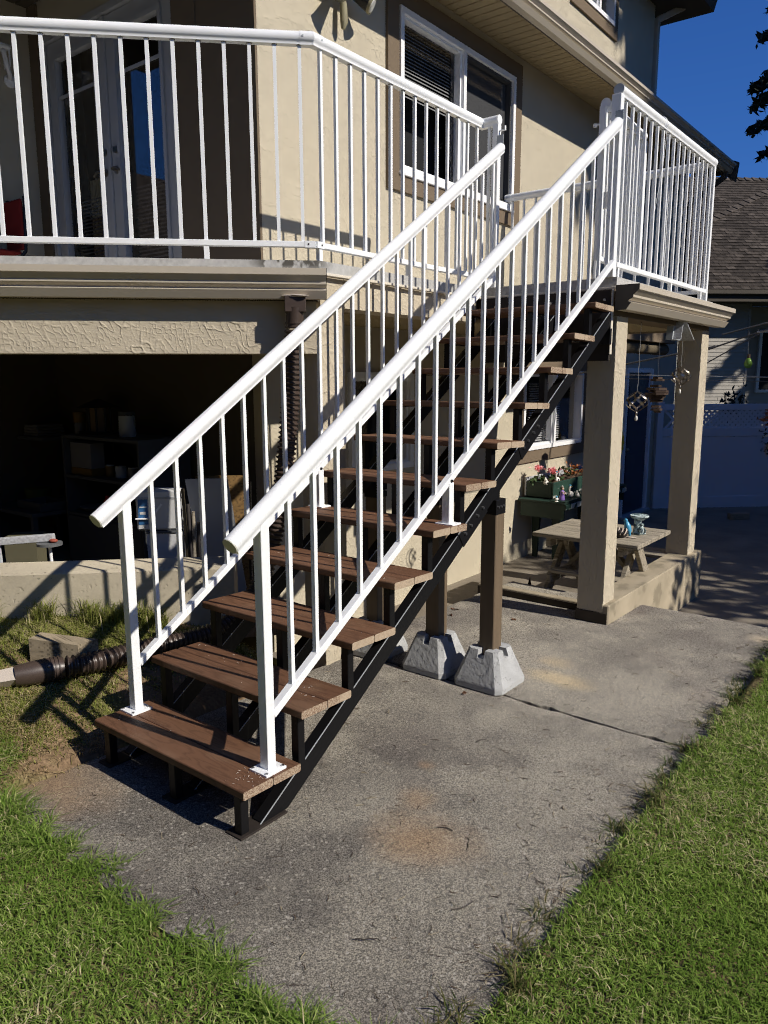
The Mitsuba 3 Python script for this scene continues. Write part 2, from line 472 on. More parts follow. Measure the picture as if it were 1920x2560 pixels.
def lawn_z(x, y):
    x = np.asarray(x, float); y = np.asarray(y, float)
    d = np.clip(-1.0 - x, 0, None)
    z = -.205 + .27 * np.clip(d, 0, 1.0) ** .8
    z = z + .012 * np.sin(x * 5.1 + 1) * np.sin(y * 4.3) + .006 * np.sin(x * 13 + y * 9)
    front = np.clip((-.43 - y) / .5, 0, 1) * np.clip((-x + 2) / 2, 0, 1)
    z = np.where(x > -1.0, -.205 + .01 * front + .012 * np.sin(x * 5.1 + 1) * np.sin(y * 4.3), z)
    drop = np.clip((y - 1.0) / .9, 0, 1); drop = drop * drop * (3 - 2 * drop)
    z = np.where(x < -.98, z * (1 - drop) + (-.63) * drop, z)
    inside = (x > -.93) & (x < .95) & (y > -.35)
    foot = (x > -1.02) & (x < 1.03) & (y > -.44) & (y < 3.9)
    z = np.where(foot, np.minimum(z, -.225 - .02 * np.clip(y, -1, 4)), z)
    z = np.where(inside, -.45, z)
    z = np.where((x >= .94) & (y > 3.6), -.2 - .43 * np.clip((y - 3.6) / .35, 0, 1), z)
    z = np.where(y > 3.95, -.63, z)
    z = np.where(((x - y) * S2 < -2.0) & (x < -1.0), np.minimum(z, -.2), z)
    return z


def height_grid(xs, ys, fz):
    X, Y = np.meshgrid(xs, ys, indexing='ij')
    V = np.stack([X, Y, fz(X, Y)], -1).reshape(-1, 3)
    nx, ny = len(xs), len(ys)
    i = (np.arange(nx - 1)[:, None] * ny + np.arange(ny - 1)[None]).ravel()
    Fc = np.vstack([np.stack([i, i + ny, i + ny + 1], 1), np.stack([i, i + ny + 1, i + 1], 1)])
    return trimesh.Trimesh(V, Fc, process=False)


add('ground', height_grid(np.array([-400, -60, -20, 0, 20, 60, 400.]), np.array([-400, -60, -20, 0, 20, 60, 400.]), lambda x, y: x * 0 - .66), 'far_ground', kind='structure', label='flat garden ground reaching out beyond the houses')
add('lawn', height_grid(np.arange(-7, 7.01, .05), np.arange(-7, 4.2, .05), lawn_z), 'lawn_soil', smooth=True, kind='structure', label='bare mossy soil of the lawn under the grass')


def slab(x0, x1, y0, y1, dz=0.0, seed=0):
    nx = np.linspace(x0, x1, int((x1 - x0) / .06) + 2); ny = np.linspace(y0, y1, int((y1 - y0) / .06) + 2)
    q = np.random.default_rng(seed)
    X, Y = np.meshgrid(nx, ny, indexing='ij')
    Z = slab_z(Y) + dz + .002 * np.sin(X * 3) * np.sin(Y * 2.3)
    edge = np.minimum(np.minimum(X - x0, x1 - X), np.minimum(Y - y0, y1 - Y))
    Z = Z - .012 * np.exp(-(edge / .012))
    jit = np.where(edge < 1e-6, 1, 0) * q.normal(0, .006, X.shape)
    Xj = X + jit * (np.minimum(X - x0, x1 - X) < 1e-6); Yj = Y + jit * (np.minimum(Y - y0, y1 - Y) < 1e-6)
    top = np.stack([Xj, Yj, Z], -1); bot = top.copy(); bot[..., 2] = -.44
    a, b = len(nx), len(ny)
    V = np.vstack([top.reshape(-1, 3), bot.reshape(-1, 3)])
    i = (np.arange(a - 1)[:, None] * b + np.arange(b - 1)[None]).ravel()
    Fc = [np.stack([i, i + b, i + b + 1], 1), np.stack([i, i + b + 1, i + 1], 1)]
    N = a * b
    def side(idx, flip):
        p, r = idx[:-1], idx[1:]
        f = np.vstack([np.stack([p, r, r + N], 1), np.stack([p, r + N, p + N], 1)])
        return f[:, ::-1] if flip else f
    I = np.arange(N).reshape(a, b)
    Fc += [side(I[:, 0], True), side(I[:, -1], False), side(I[0], False), side(I[-1], True)]
    return trimesh.Trimesh(V, np.vstack(Fc), process=False)


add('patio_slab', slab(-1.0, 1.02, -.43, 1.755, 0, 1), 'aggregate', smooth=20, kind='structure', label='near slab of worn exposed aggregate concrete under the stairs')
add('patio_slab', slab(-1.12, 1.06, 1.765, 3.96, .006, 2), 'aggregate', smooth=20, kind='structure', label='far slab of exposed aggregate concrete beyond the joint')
add('sunken_path', prism([(-2.02, 1.95), (-1.02, 1.95), (-1.02, 3.0), (7.0, 3.9), (7.0, 16), (-3.5, 16), (-2.02, 10)], -.60, Z0), 'plain_concrete', kind='structure', label='lower concrete path and driveway along the house')


# grass blades ----------------------------------------------------
def grass(n, region, hmin, hmax, seed, cols, lean=1.05, wid=.0018):
    q = np.random.default_rng(seed)
    x, y = region(q, n); n = len(x)
    clump = np.sin(x * 9 + 2 * np.sin(y * 7)) * np.sin(y * 8 + 1.7 * np.sin(x * 6))
    big = np.sin(x * 2.3 + 1.1) * np.sin(y * 2.9 + .4)
    z = lawn_z(x, y) - .004
    h = q.uniform(hmin, hmax, n) * (1 + .25 * clump) * (1 + .15 * big)
    az = q.uniform(0, 2 * math.pi, n) + .8 * clump
    le = h * lean * q.uniform(.3, 1.6, n)
    w = wid * q.uniform(.7, 1.5, n)
    dx, dy = np.cos(az), np.sin(az)
    px, py = -dy * w, dx * w
    b = np.stack([x, y, z], 1)
    side = np.stack([px, py, 0 * x], 1)
    dirv = np.stack([dx, dy, 0 * x], 1)
    m = b + dirv * (le * .35)[:, None] + np.stack([0 * x, 0 * x, h * .62], 1)
    t = b + dirv * le[:, None] + np.stack([0 * x, 0 * x, h * (1 - .25 * np.clip(le / h, 0, 1.4))], 1)
    V = np.stack([b - side, b + side, m - side * .8, m + side * .8, t], 1).reshape(-1, 3)
    i = np.arange(n)[:, None] * 5
    Fc = np.vstack([i + [0, 1, 3], i + [0, 3, 2], i + [2, 3, 4]])
    cols = np.array(cols)
    patch = np.sin(x * 1.7 + y * 2.6) * np.sin(y * 3.7 - x * 1.2 + 2)
    dry = q.uniform(0, 1, n) + .10 * clump + .10 * big + .16 * patch
    ci = np.where(dry < .50, 0, np.where(dry < .84, 1, np.where(dry < .96, 2, 3)))
    c = cols[ci] * q.uniform(.7, 1.3, (n, 1))
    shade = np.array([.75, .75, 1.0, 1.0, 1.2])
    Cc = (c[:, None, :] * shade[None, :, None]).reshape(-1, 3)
    return V, Fc, Cc


GREEN = [(.135, .225, .036), (.25, .345, .08), (.42, .45, .18), (.56, .49, .30)]
OLIVE = [(.20, .235, .05), (.28, .30, .085), (.38, .35, .16), (.50, .43, .26)]


def edge_noise(t, k): return .035 * math.sin(1) * np.sin(t * 11 + k) + .025 * np.sin(t * 27 + 2 * k) + .02 * np.sin(t * 61 + k)


def reg_right(q, n):
    x = q.uniform(.97, 2.6, n); y = q.uniform(-1.5, 3.75, n)
    e = 1.00 + edge_noise(y, 1) + .05 * np.abs(q.normal(0, 1, n)) * (q.uniform(size=n) < .5) - .05 * np.clip(1 - np.abs(y - .9), 0, 1)
    dist = np.hypot(x - CAM[0], y - CAM[1])
    keep = (x > e) & (q.uniform(size=n) < np.clip(1.35 - dist / 6.5, .35, 1))
    keep &= ~((x < 1.10) & (y > 2.35) & (y < 2.75))
    return x[keep], y[keep]


def reg_front(q, n):
    x = q.uniform(-2.4, 1.1, n); y = q.uniform(-2.0, -.2, n)
    e = -.40 + .8 * edge_noise(x, 4) - .03 * q.uniform(0, 1, n) + .07 * np.clip((-.45 - x) / .5, 0, 1) * (q.uniform(size=n) < .6) + .16 * np.clip((-1.0 - x) / .15, 0, 1)
    k = y < e
    return x[k], y[k]


def reg_left(q, n):
    x = q.uniform(-3.2, -.96, n); y = q.uniform(-.45, 1.5, n)
    k = ((x - y) * S2 > -1.90) & (x < -1.05 + edge_noise(y, 7) - .14 * q.uniform(0, 1, n) - .12 * np.clip((y + .1) / .5, 0, 1))
    bare = (np.sin(x * 7 + 1) * np.sin(y * 6 + 2) + .6 * np.sin(x * 17) * np.sin(y * 15)) > .35
    k &= ~(bare & (q.uniform(size=n) < .75) & (y > .1))
    return x[k], y[k]


def reg_tall(q, n):     # longer tufts at the foot of the low wall
    s = q.uniform(-1.9, -.55, n); c = -1.88 + np.abs(q.normal(0, .05, n))
    tuft = (np.sin(s * 19) + np.sin(s * 7 + 1)) > -.5
    x, y = s * S2 + c * S2, s * S2 - c * S2
    return x[tuft], y[tuft]


def reg_outer(q, n):
    x = q.uniform(2.5, 6, n); y = q.uniform(-4, 3.6, n)
    return x, y


def reg_fringe(q, n):   # straggling blades over the slab edge
    y = q.uniform(-.5, 3.6, n); x = 1.0 + edge_noise(y, 1) + q.normal(0, .02, n)
    t = np.sin(y * 23) + np.sin(y * 41 + 1) > .1
    return x[t], y[t]


def reg_fringe2(q, n):
    x = q.uniform(-1.3, 1.1, n); y = -.425 + .8 * edge_noise(x, 4) + q.normal(0, .022, n)
    t = np.sin(x * 21 + 1) + np.sin(x * 37) > -.4
    return x[t], y[t]


def reg_soil(q, n):
    x = q.uniform(-1.75, -.84, n); y = q.uniform(-.42, .12, n)
    k = q.uniform(size=n) < .25 + .75 * (np.sin(x * 13 + 2) * np.sin(y * 17) > 0)
    return x[k], y[k]


for nm, parts, lab in (
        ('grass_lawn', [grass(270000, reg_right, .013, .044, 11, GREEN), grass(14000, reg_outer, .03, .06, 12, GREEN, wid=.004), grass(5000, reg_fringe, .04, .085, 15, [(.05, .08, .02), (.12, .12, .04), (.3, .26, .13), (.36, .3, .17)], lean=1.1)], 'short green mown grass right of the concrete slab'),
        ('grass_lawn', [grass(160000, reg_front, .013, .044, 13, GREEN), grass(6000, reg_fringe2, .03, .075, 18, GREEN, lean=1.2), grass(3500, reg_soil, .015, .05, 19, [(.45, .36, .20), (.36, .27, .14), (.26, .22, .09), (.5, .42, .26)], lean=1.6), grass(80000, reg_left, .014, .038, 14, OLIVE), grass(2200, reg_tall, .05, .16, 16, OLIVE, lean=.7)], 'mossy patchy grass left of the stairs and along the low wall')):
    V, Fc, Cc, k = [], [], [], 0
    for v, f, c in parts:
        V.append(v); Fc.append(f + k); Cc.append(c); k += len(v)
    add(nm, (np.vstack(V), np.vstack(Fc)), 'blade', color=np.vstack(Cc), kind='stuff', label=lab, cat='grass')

# litter on the slab: twigs, needles, straw, shavings
q = np.random.default_rng(5)


def twig(x, y, z, L, r, q, n=4):
    a = q.uniform(0, 6.28); pts = [np.array([x, y, z])]
    for i in range(n):
        a += q.normal(0, .45); pts.append(pts[-1] + L / n * np.array([math.cos(a), math.sin(a), 0]) + [0, 0, q.uniform(-.0008, .0012)])
    p = np.array(pts); p[:, 2] = np.maximum(p[:, 2], z)
    return tube(p, np.linspace(r, r * .5, len(p)), 4, False)


V, Cl = [], []
for i in range(1100):
    x = q.uniform(-.9, .98); y = q.uniform(-.42, 3.9) if i % 3 else q.uniform(-.42, 1.2)
    if q.uniform() < .35: x = min(.98, abs(q.normal(.95, .12)))
    m = twig(x, y, slab_z(y) + (.006 if y > 1.765 else 0) + .004, q.uniform(.008, .045), q.uniform(.0008, .0020), q)
    V.append(m); c = np.array([(.05, .035, .022), (.09, .06, .035), (.30, .25, .16), (.17, .16, .12)][q.choice(4, p=[.38, .3, .2, .12])])
    Cl.append(np.tile(c, (len(m.vertices), 1)))
add('plant_litter', cat_m(V), 'vcol', color=np.vstack(Cl), kind='stuff', label='small twigs and dry grass clippings strewn over the slab', cat='litter')
for i, (x, y, L) in enumerate([(.52, .52, .07), (.75, .16, .09), (.60, -.12, .08), (.22, 1.18, .07)]):
    add('twig', twig(x, y, slab_z(y) + .006, L, .0028, q, 6), 'bark', label=['thick curled dark twig on the rust stain of the slab', 'twig lying alone toward the right of the near slab', 'bent twig at the bottom of the picture on the slab', 'pale twig lying just before the slab joint'][i], cat='twig')
rb = np.random.default_rng(3)
for i, (x, y, r) in enumerate([(-1.02, 2.9, .035), (-.95, 2.75, .03), (-.55, 2.95, .025), (-.12, 1.62, .022)]):
    P_ = np.array([x, y, slab_z(y) + .010]) + rb.normal(0, .4, (5, 3)) * r * [.6, .6, .2]
    add('dry_leaf', leaves(P_, r * 1.0, i, .1, .7), 'dead_leaf', label=['brown dry leaf curled near the far end of the slab edge', 'brown dry leaf beside the sunken path', 'dry leaf on the far slab before the planter curb', 'dark dry leaf just before the slab joint'][i], cat='leaf')
# sawdust and shavings on the treads
TREADS = [(-.007, 0.0), (.286, .192), (.578, .376), (.856, .562), (1.14, .740), (1.408, .918), (1.692, 1.097), (1.969, 1.286), (2.255, 1.473), (2.542, 1.666), (2.816, 1.857)]
TILT = -.03
V = []
for i in range(80):
    k = q.choice([0, 0, 0, 0, 0, 1, 1, 2, 3]); Y, Z = TREADS[k]
    if k == 0 and q.uniform() < .7: x, dy = -.06 + q.normal(0, .05), .10 + q.normal(0, .04)
    elif k == 0 and q.uniform() < .4: x, dy = -.86 + q.normal(0, .05), .08 + q.normal(0, .04)
    else: x, dy = q.uniform(-.9, -.03), q.uniform(.02, .26)
    x = min(max(x, -.92), -.01); dy = min(max(dy, .015), .27)
    V.append(twig(x, Y + dy, Z + dy * TILT + .003, q.uniform(.004, .012), q.uniform(.0006, .0013), q, 2))
add('wood_shavings', cat_m(V), 'pale_stripe', kind='stuff', label='pale wood shavings scattered on the lower stair treads', cat='shavings')

# ---------------------------------------------------------------- staircase
ST = thing('staircase', 'open riser staircase with brown composite treads on black steel stringers', 'staircase')
W = .934


def rounded_board(y0, y1, th, r=.007):
    pg = sg.box(y0 + r, -th + r, y1 - r, -r).buffer(r, quad_segs=3)
    return prism(pg, -W, 0, 'yzx')


def tilt(Y, Z):
    return T4().translate([0, Y, Z]).rotate([1, 0, 0], math.degrees(math.atan(TILT)))


bf = mikit.ply(rounded_board(0, .1397, .032), 'composite_board', smooth=40)
br = mikit.ply(rounded_board(.1429, .2826, .032), 'composite_board', smooth=40)
for i, (Y, Z) in enumerate(TREADS):
    add('tread_board', bf, None, ST, to_world=tilt(Y, Z), label='front board of the bottom tread' if i == 0 else None)
    add('tread_board', br, None, ST, to_world=tilt(Y, Z))
STR = [(-.095, -.045), (-.475, -.425), (-.92, -.87)]
SL = .661


def stringer_top(y): return -.215 + SL * (y - .074)


for i, (a, b) in enumerate(STR):
    ye = 3.165
    g = slab_z(.1) + .008
    y0 = .074 + (g - (-.215)) / SL
    dz = .092
    poly = [(y0, g), (y0 + dz / SL, g), (ye, stringer_top(ye) - dz), (ye, stringer_top(ye))]
    k_ = add('stringer', prism(sg.Polygon(poly).buffer(-.003).buffer(.003, quad_segs=2), a, b, 'yzx'), 'black_steel', ST)
    add('edge_highlight', bar((b - .0006, y0, g + .0006), (b - .0006, ye, stringer_top(ye) + .0006), .0032, .0032), 'slate_metal', k_)  # pale strip painting in the sun glint along the stringer edge
    add('foot_plate', box(a - .02, b + .015, .0, .23, g - .008, g, .001), 'dark_board', ST)
for i, (Y, Z) in enumerate(TREADS):
    for a, b in STR:
        c = (a + b) / 2 + .008
        yb = Y + .022
        zb = max(stringer_top(yb + .036) - .02, slab_z(yb) + .008) if i else slab_z(yb) + .008
        add('riser_strut', box(c - .019, c + .019, yb, yb + .036, zb, Z - .034, .002), 'black_steel', ST)
        if i:
            add('tread_bracket', box(c - .017, c + .017, yb + .036, yb + .24, Z - .0435, Z - .0375 - .003, .001), 'black_steel', ST)
# bolted splice plates on the outer stringer
for yc in (1.55, 2.12):
    zc = stringer_top(yc) - .05
    pl = bar((-.0435, yc - .11, zc - .11 * SL), (-.0435, yc + .11, zc + .11 * SL), .006, .082, b=.001)
    k = add('splice_plate', pl, 'black_steel', ST)
    for t in (-.08, -.03, .03, .08):
        add('bolt', cyl((-.041, yc + t, zc + t * SL + .012), (-.031, yc + t, zc + t * SL + .012), .007, 6), 'bright_steel', k)

# posts and pier blocks
PB = (.155, .085)    # half sizes bottom / top


def pier_mesh(seed):
    H, hb, ht, ch0, ch1 = .205, .150, .088, .030, .020
    def ring(h, c, z):
        return np.array([(h - c, h), (h, h - c), (h, -h + c), (h - c, -h), (-h + c, -h), (-h, -h + c), (-h, h - c), (-h + c, h)]), z
    pts = []
    for (h, c, z) in ((hb, ch0, 0.0), (hb, ch0, .030), (ht, ch1, H)):
        r, zz = ring(h, c, z); pts += [(x, y, zz) for x, y in r]
    m = manifold3d.Manifold.hull_points(np.array(pts))
    cut = manifold3d.Manifold.cube([.092, .092, .09], True).translate([0, 0, H])
    slot = manifold3d.Manifold.cube([.040, .5, .085], True).translate([0, 0, H - .0005])
    slot2 = manifold3d.Manifold.cube([.5, .040, .085], True).translate([0, 0, H - .0005])
    m = m - cut - slot - slot2
    m = m.refine_to_length(.014)
    me = m.to_mesh()
    t = trimesh.Trimesh(me.vert_properties[:, :3], me.tri_verts, process=False)
    t.merge_vertices()
    v = np.array(t.vertices); qq = np.random.default_rng(seed)
    nrm = np.array(t.vertex_normals)
    v += nrm * (qq.normal(0, .0002, (len(v), 1)) - .0012 * (qq.uniform(size=(len(v), 1)) < .04))
    t.vertices = v; return t


for i, (px, py, zt, lab) in enumerate([(-.105, 1.848, .785, 'right hand'), (-.46, 1.848, .80, 'middle'), (-.90, 1.848, .80, 'left hand')]):
    g = slab_z(py) + .008
    k = add('pier_block', pier_mesh(20 + i), 'pier_concrete', smooth=25, to_world=T4().translate([px, py, g]),
            label=f'{lab} grey concrete pier block carrying a brown stair post', cat='pier block', group='pier blocks under the stairs')
    sp = thing('support_post', f'{lab} square brown post standing in a pier block under the stairs', 'post', 'posts under the stairs')
    add('shaft', box(px - .0445, px + .0445, py - .0445, py + .0445, g + .162, zt, .004), 'post_brown', sp)
    bk = add('bracket', cat_m(box(px - .05, px + .0475, py - .049, py + .049, zt - .075, zt + .004, .002), box(px + .004, px + .010, py - .05, py + .05, zt, zt + .07, .001)), 'black_steel', sp)
    for dy in (-.03, 0, .03):
        add('bolt', cyl((px + .047, py + dy, zt - .035), (px + .055, py + dy, zt - .035), .006, 6), 'bright_steel', bk)


# ---------------------------------------------------------------- railings
def ply_w(mesh, m='white_paint', smooth=False): return mikit.ply(mesh, m, smooth=smooth)


def rail_profile(r=.031, flat=.019):
    th = np.radians(np.linspace(-48, 228, 19))
    pts = [(r * math.cos(t), r * math.sin(t)) for t in th]
    pts += [(-flat, -.030), (-flat, -.036), (flat, -.036), (flat, -.030)]
    return pts


def rail_mesh(p0, p1, prof=None, vertical_up=True):
    """extruded hand rail between two points; profile (side, up)"""
    p0, p1 = np.array(p0, float), np.array(p1, float)
    d = p1 - p0; L = np.linalg.norm(d); d /= L
    s = np.cross(d, [0, 0, 1.0]); s /= np.linalg.norm(s); u = np.cross(s, d)
    m = prism(prof or rail_profile(), 0, L, 'xyz')
    v = np.array(m.vertices)
    o = p0 + v[:, 0:1] * s + v[:, 1:2] * u + v[:, 2:3] * d
    mm = trimesh.Trimesh(o, m.faces, process=False)
    if mm.volume < 0: mm.invert()
    return mm


def picket(x, y, z0, z1, w=.018): return box(x - w / 2, x + w / 2, y - w / 2, y + w / 2, z0, z1)


def sheared_picket(x, y, zb, zt, slope, w=.018):
    m = picket(x, y, zb, zt, w); v = np.array(m.vertices); v[:, 2] += (v[:, 1] - y) * slope; m.vertices = v; return m


def stair_rail(xc, name_label, ylow, zlow, yhi, zhi):
    k = thing('stair_railing', name_label, 'railing', 'railings on both sides of the stairs')
    sl = (zhi - zlow) / (yhi - ylow)
    rz = lambda y: zlow + sl * (y - ylow)
    add('handrail', rail_mesh((xc, ylow, zlow), (xc, yhi, zhi)), 'white_paint', k, smooth=35)
    add('end_cap', cyl((xc, ylow - .004, zlow - .004 * sl), (xc, ylow + .0005, zlow), .0305, 20), 'end_cap_mat', k)
    bz = lambda y: .218 + .641 * (y - .21)
    add('bottom_rail', bar((xc, .187, bz(.187)), (xc, 3.205, bz(3.205)), .034, .030, b=.002), 'white_paint', k)
    n0, n1 = .146, .186
    nm = box(xc - .021, xc + .021, n0, n1, .004, rz(.166) - .02, .0015)
    v = np.array(nm.vertices); top = v[:, 2] > .3; v[top, 2] += (v[top, 1] - .166) * sl; nm.vertices = v
    add('newel_post', nm, 'white_paint', k)
    pb = add('base_plate', box(xc - .046, xc + .046, .114, .214, -.006, .004, .001), 'white_paint', k)
    for dx in (-.036, .036):
        for dy in (.124, .204): add('screw', cyl((xc + dx, dy, .003), (xc + dx, dy, .008), .006, 6), 'bright_steel', pb)
    y = .298
    tmpl = None
    while y < 3.16:
        zb, zt = bz(y) + .012, rz(y) - .028
        if tmpl is None:
            tmpl = (ply_w(sheared_picket(0, 0, 0, zt - zb, .65)), zt - zb)
        add('baluster', tmpl[0], None, k, to_world=T4().translate([xc, y, zb + (zt - zb - tmpl[1]) / 2]))
        y += .1335
    ym, zm = 1.344, TREADS[4][1] - .004
    add('middle_post', box(xc - .021, xc + .021, ym - .02, ym + .02, zm + .004, bz(ym) - .012, .002), 'white_paint', k)
    mp = add('base_plate', box(xc - .05, xc + .05, ym - .035, ym + .04, zm - .003, zm + .005, .001), 'white_paint', k)
    add('screw', cyl((xc + .018, ym, bz(ym) - .004), (xc + .0235, ym, bz(ym) - .004), .007, 8), 'black_steel', k)
    add('end_bracket', bar((xc - .0, 3.186, zhi + .02), (xc, 3.186, zhi + .075), .05, .004, (0, 1, 0)), 'slate_metal', k)
    return k


mat('grime', two(P((.16, .15, .13), .9)))
mat('end_cap_mat', two(P((.48, .48, .40), .5)))
stair_rail(-.059, 'sloping white railing on the right side of the stairs, nearest the viewer', .028, .862, 3.168, 2.942)
stair_rail(-.886, 'sloping white railing on the left side of the stairs, next to the lawn', .035, .852, 3.200, 2.953)

ZD = 2.04
RZ = 3.145     # top rail centre height
BZ = 2.125     # bottom rail centre height


def flat_rail(k, pa, pb, n, skip_ends=True, posts=(), z_t=RZ, z_b=BZ, ext0=0.0, ext1=0.0, pw=.018, rail=True):
    pa, pb = np.array(pa, float), np.array(pb, float); d = pb - pa; L = np.linalg.norm(d); d /= L
    a3, b3 = np.append(pa, 0), np.append(pb, 0); d3 = np.append(d, 0)
    add('top_rail', rail_mesh(a3 - d3 * ext0 + [0, 0, z_t], b3 + d3 * ext1 + [0, 0, z_t]), 'white_paint', k, smooth=35)
    add('bottom_rail', bar(a3 + [0, 0, z_b], b3 + [0, 0, z_b], .034, .030, b=.002), 'white_paint', k)
    col = [cyl(np.append(pa + (pb - pa) * ((i + .5) / n), z_t - .0375), np.append(pa + (pb - pa) * ((i + .5) / n), z_t - .0335), .0145, 8) for i in range(n)]
    add('joint_sealant', cat_m(col), 'grime', k, kind='stuff')
    ang = math.degrees(math.atan2(d[1], d[0]))
    pm = ply_w(box(-pw / 2, pw / 2, -pw / 2, pw / 2, z_b + .0, z_t - .034))
    for i in range(n):
        t = (i + .5) / n
        p = pa + (pb - pa) * t
        add('baluster', pm, None, k, to_world=T4().translate([p[0], p[1], 0]).rotate([0, 0, 1], ang))
    for t in posts:
        p = a3 + (b3 - a3) * t
        m = box(-.013, .013, -.013, .013, ZD, z_b - .01)
        mm = T4().translate([p[0], p[1], 0]).rotate([0, 0, 1], ang)
        add('foot', mikit.ply(m, 'white_paint'), None, k, to_world=mm)


# deck railing with the 45 degree bend
DR = thing('deck_railing', 'white deck railing with a corner bend in front of the glass doors and big window', 'railing', None)
B = np.array([-1.062, 1.535])
sB = (B[0] + B[1]) * S2; cB = (B[0] - B[1]) * S2
A = B + (-3.2) * np.array([S2, S2])
flat_rail(DR, A, B, 25, posts=(.12, .475, .82))
E_ = np.array([-1.062, 3.235])
flat_rail(DR, B, E_, 14, posts=(.02, .5, .985))
# elbow sleeves at the bend
for p, d in ((B, np.array([-S2, -S2])), (B, np.array([0, 1.0]))):
    a3 = np.append(p, RZ); d3 = np.append(d, 0)
    pr = [(x * 1.06, z * 1.06) for x, z in rail_profile()]
    kk = add('elbow_sleeve', rail_mesh(a3 - d3 * .012, a3 + d3 * .062, pr), 'white_paint', DR, smooth=35)
    ss = np.cross(d3, [0, 0, 1.0]); ss = ss if ss @ np.array([1, -1, 0]) > 0 else -ss
    add('screw', cyl(a3 + d3 * .045 + ss * .032, a3 + d3 * .045 + ss * .0355, .005, 8), 'slate_metal', kk)
    b3 = np.append(p, BZ)
    kb = add('corner_bracket', bar(b3, b3 + d3 * .055, .038, .034), 'white_paint', DR)
    add('screw', cyl(b3 + d3 * .035 + ss * .018, b3 + d3 * .035 + ss * .0215, .005, 8), 'black_steel', kb)
# short return to the left gate post
add('return_rail', rail_mesh((-1.075, 3.238, RZ), (-.925, 3.238, RZ)), 'white_paint', DR, smooth=35)
add('end_cap', cyl((-.9248, 3.238, RZ), (-.921, 3.238, RZ), .0315, 20), 'white_paint', DR)
add('baluster', picket(-1.0, 3.238, BZ, RZ - .034), 'white_paint', DR)
add('gate_post', box(-.965, -.921, 3.217, 3.259, ZD, RZ - .03, .002), 'white_paint', DR)
add('return_bottom_rail', bar((-1.045, 3.238, BZ), (-.966, 3.238, BZ), .030, .028), 'white_paint', DR)
add('latch_plate', cat_m(box(-.922, -.875, 3.232, 3.246, RZ - .075, RZ - .068), box(-.882, -.876, 3.232, 3.246, RZ - .075, RZ - .045)), 'white_paint', DR)

LR = thing('landing_railing', 'white railing along the right edge of the stair landing with clothesline cord tied on', 'railing')
flat_rail(LR, (-.08, 3.275), (-.08, 5.255), 17, posts=(.02, .55, .93), ext0=.06, ext1=.0)
add('gate_post', box(-.112, -.052, 3.185, 3.235, ZD, RZ - .03, .002), 'white_paint', LR)
add('end_cap', cyl((-.08, 3.2135, RZ), (-.08, 3.2095, RZ), .0335, 20), 'slate_metal', LR)
add('corner_sleeve', rail_mesh((-.08, 5.19, RZ), (-.08, 5.27, RZ), [(x * 1.06, z * 1.06) for x, z in rail_profile()]), 'white_paint', LR, smooth=35)
add('corner_post', box(-.1, -.06, 5.235, 5.275, ZD, RZ - .03, .002), 'white_paint', LR)
add('cord', cat_m(tube([(-.08 + .036 * math.cos(t), 3.98 + .004 * t, RZ + .036 * math.sin(t)) for t in np.linspace(0, 12.5, 60)], .0016, 5),
                  tube([(-.05, 4.02, RZ - .03), (-.055, 4.0, 2.9), (-.07, 3.92, 2.55), (-.075, 3.9, 2.2)], .0014, 5)), 'vinyl', LR)
FR = thing('back_railing', 'white railing across the far end of the landing up to the house wall', 'railing')
flat_rail(FR, (-1.985, 5.25), (-.13, 5.25), 15, posts=(.3, .7), z_t=RZ - .012)
add('wall_sleeve', rail_mesh((-1.998, 5.25, RZ - .012), (-1.93, 5.25, RZ - .012), [(x * 1.06, z * 1.06) for x, z in rail_profile()]), 'white_paint', FR, smooth=35)
GT = thing('stair_gate', 'open white metal gate folded back against the right landing railing', 'gate')
flat_rail(GT, (-.185, 3.27), (-.235, 4.08), 6, z_t=RZ - .045, z_b=BZ + .045)
add('gate_stile', box(-.2, -.16, 3.215, 3.255, BZ + .03, RZ - .07, .002), 'white_paint', GT)
add('gate_stile', box(-.255, -.215, 4.07, 4.11, BZ + .03, RZ - .07, .002), 'white_paint', GT)
add('end_cap', cyl((-.183, 3.268, RZ - .045), (-.183, 3.2635, RZ - .045), .0325, 20), 'white_paint', GT)
add('latch_hook', cat_m(box(-.24, -.16, 3.235, 3.247, RZ - .17, RZ - .163), cyl((-.236, 3.241, RZ - .18), (-.236, 3.241, RZ - .16), .012, 10)), 'white_paint', GT)
add('hinge', box(-.16, -.115, 3.20, 3.212, 2.46, 2.56, .001), 'white_paint', GT)
add('hinge', box(-.16, -.115, 3.20, 3.212, 2.86, 2.94, .001), 'white_paint', GT)

# ---------------------------------------------------------------- deck
DK = thing('deck', 'raised stucco deck with grey membrane edge, beige gutters and square columns', 'deck')
far_s = -3.75
pl = C45(far_s, -1.81)
deck_poly = [(-1.03, 1.53), (-1.03, 3.2), (-.03, 3.2), (-.03, 5.34), (-1.998, 5.34), (-1.998, 2.028), (-4.74, 2.028), (-4.74, pl[1]), (pl[0], pl[1])]
add('floor', prism(deck_poly, 1.98, ZD), 'deck_membrane', DK)
inner = sg.Polygon(deck_poly).buffer(-.03, join_style=2)
add('floor_core', prism(inner, 1.83, 1.9795), 'shade_brown', DK)
# drip edges
add('drip_edge', box(-1.029, -1.010, 1.56, 3.205, 1.964, 1.979, .002), 'drip_metal', DK)
add('drip_edge', box(-1.03, -.02, 3.183, 3.199, 1.964, 1.979, .002), 'drip_metal', DK)
